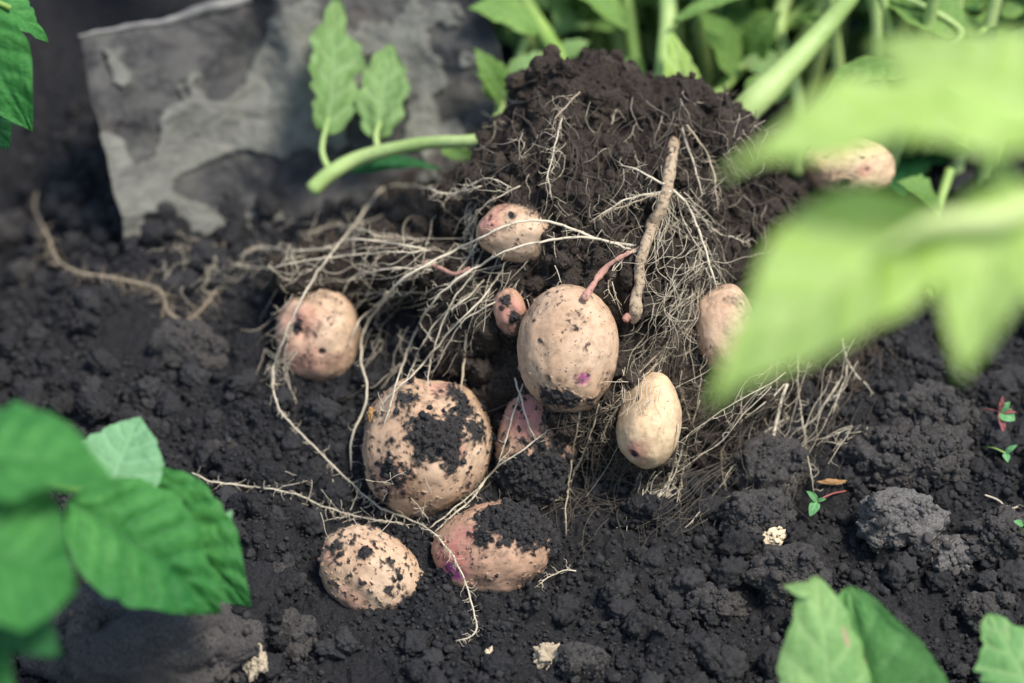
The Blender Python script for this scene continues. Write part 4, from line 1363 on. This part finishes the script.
seedling('red-stemmed seedling with round green and narrow red leaves', (978, 411), (1000, 412), [((1003, 396), 5, M_SEEDRED), ((1004, 434), 6, M_SEEDRED), ((1015, 420), 13, M_SEED), ((1010, 402), 7, M_SEED), ((1017, 412), 4, M_SEEDRED)], M_STALKR)
seedling('green seedling below the red-stemmed one, on a bent stem', (982, 447), (1005, 453), [((1017, 445), 5, M_SEED), ((1008, 462), 6, M_SEED)], M_STALKG)
seedling('two-leaved seedling on a pink stem by the hanging root tip', (846, 491), (817, 501), [((810, 516), 9, M_SEED), ((807, 491), 6, M_SEED), ((826, 499), 4, M_SEED)], M_STALKR)
seedling('tiny green seedling right at the edge beside the crumbly clod', (1020, 535), (1023, 525), [((1014, 521), 6, M_SEED), ((1034, 518), 6, M_SEED)], M_STALKG)


def bit(px, py, rx, ry, label, mat, seed, cat='debris', name='plant_fragment', flat=.6):
    dd, _ = TOP.depth(px, py)
    s = K * (D + dd)
    c = P(px, py, dd - min(rx, ry) * s * .5 - .0012)
    U, T = ICO[5]
    q = U * (1 + .55 * fbm(U * 1.9 + seed, 3, seed))[:, None]
    Wp = c + RIGHT * (q[:, :1] * rx * s) + UP * (q[:, 1:2] * ry * s) - DIR * (q[:, 2:] * min(rx, ry) * s * flat)
    m = MB(); m.add(Wp, None, T)
    tag(m.build(name, mat, loc=c - np.array([0, 0, ry * s])), label, cat)


bit(775, 537, 12, 10, 'beige crumbly chip lying on the soil', M_CHIP, 3)
bit(832, 482, 12, 2.5, 'orange-brown sliver of bark by the two-leaved seedling', M_BARK, 5)
bit(490, 660, 7, 11, 'tan dry husk on the soil near the bottom edge', M_CHIP, 8)
bit(548, 657, 14, 12, 'ragged grey-tan dry flower on the bottom soil', M_ROOT2, 13)
bit(255, 662, 11, 15, 'twisted tan dry leaf scrap below the emerald leaf', M_ROOT2, 21)
bit(372, 415, 4, 7, 'tiny orange husk left of the largest potato', M_BARK, 31)

# ------------------------------------------------------------------ light
world = bpy.data.worlds.new('World')
scene.world = world
world.use_nodes = True
nt = world.node_tree
sky = nt.nodes.new('ShaderNodeTexSky')
sky.sky_type = 'NISHITA'
sky.sun_disc = False
EL, AZ = math.radians(60), math.radians(128)        # veiled sun, high and to the right
sky.sun_elevation = EL
sky.sun_rotation = AZ
bgn = nt.nodes['Background']
bgn.inputs['Strength'].default_value = .068
nt.links.new(sky.outputs[0], bgn.inputs['Color'])
sd = bpy.data.lights.new('sun', 'SUN')
sd.energy = 1.5
sd.angle = math.radians(16)
sd.color = (1, .95, .87)
so = bpy.data.objects.new('sun', sd)
COL.objects.link(so)
v = Vector((math.sin(AZ) * math.cos(EL), math.cos(AZ) * math.cos(EL), math.sin(EL)))
so.rotation_euler = (-v).to_track_quat('-Z', 'Y').to_euler()
so.location = v * 3

scene.view_settings.view_transform = 'Standard'
scene.view_settings.look = 'None'
scene.view_settings.gamma = 1
scene.view_settings.use_curve_mapping = False
scene.view_settings.exposure = 1.85
scene.cycles.max_bounces = 6
scene.cycles.diffuse_bounces = 4
scene.cycles.use_denoising = True
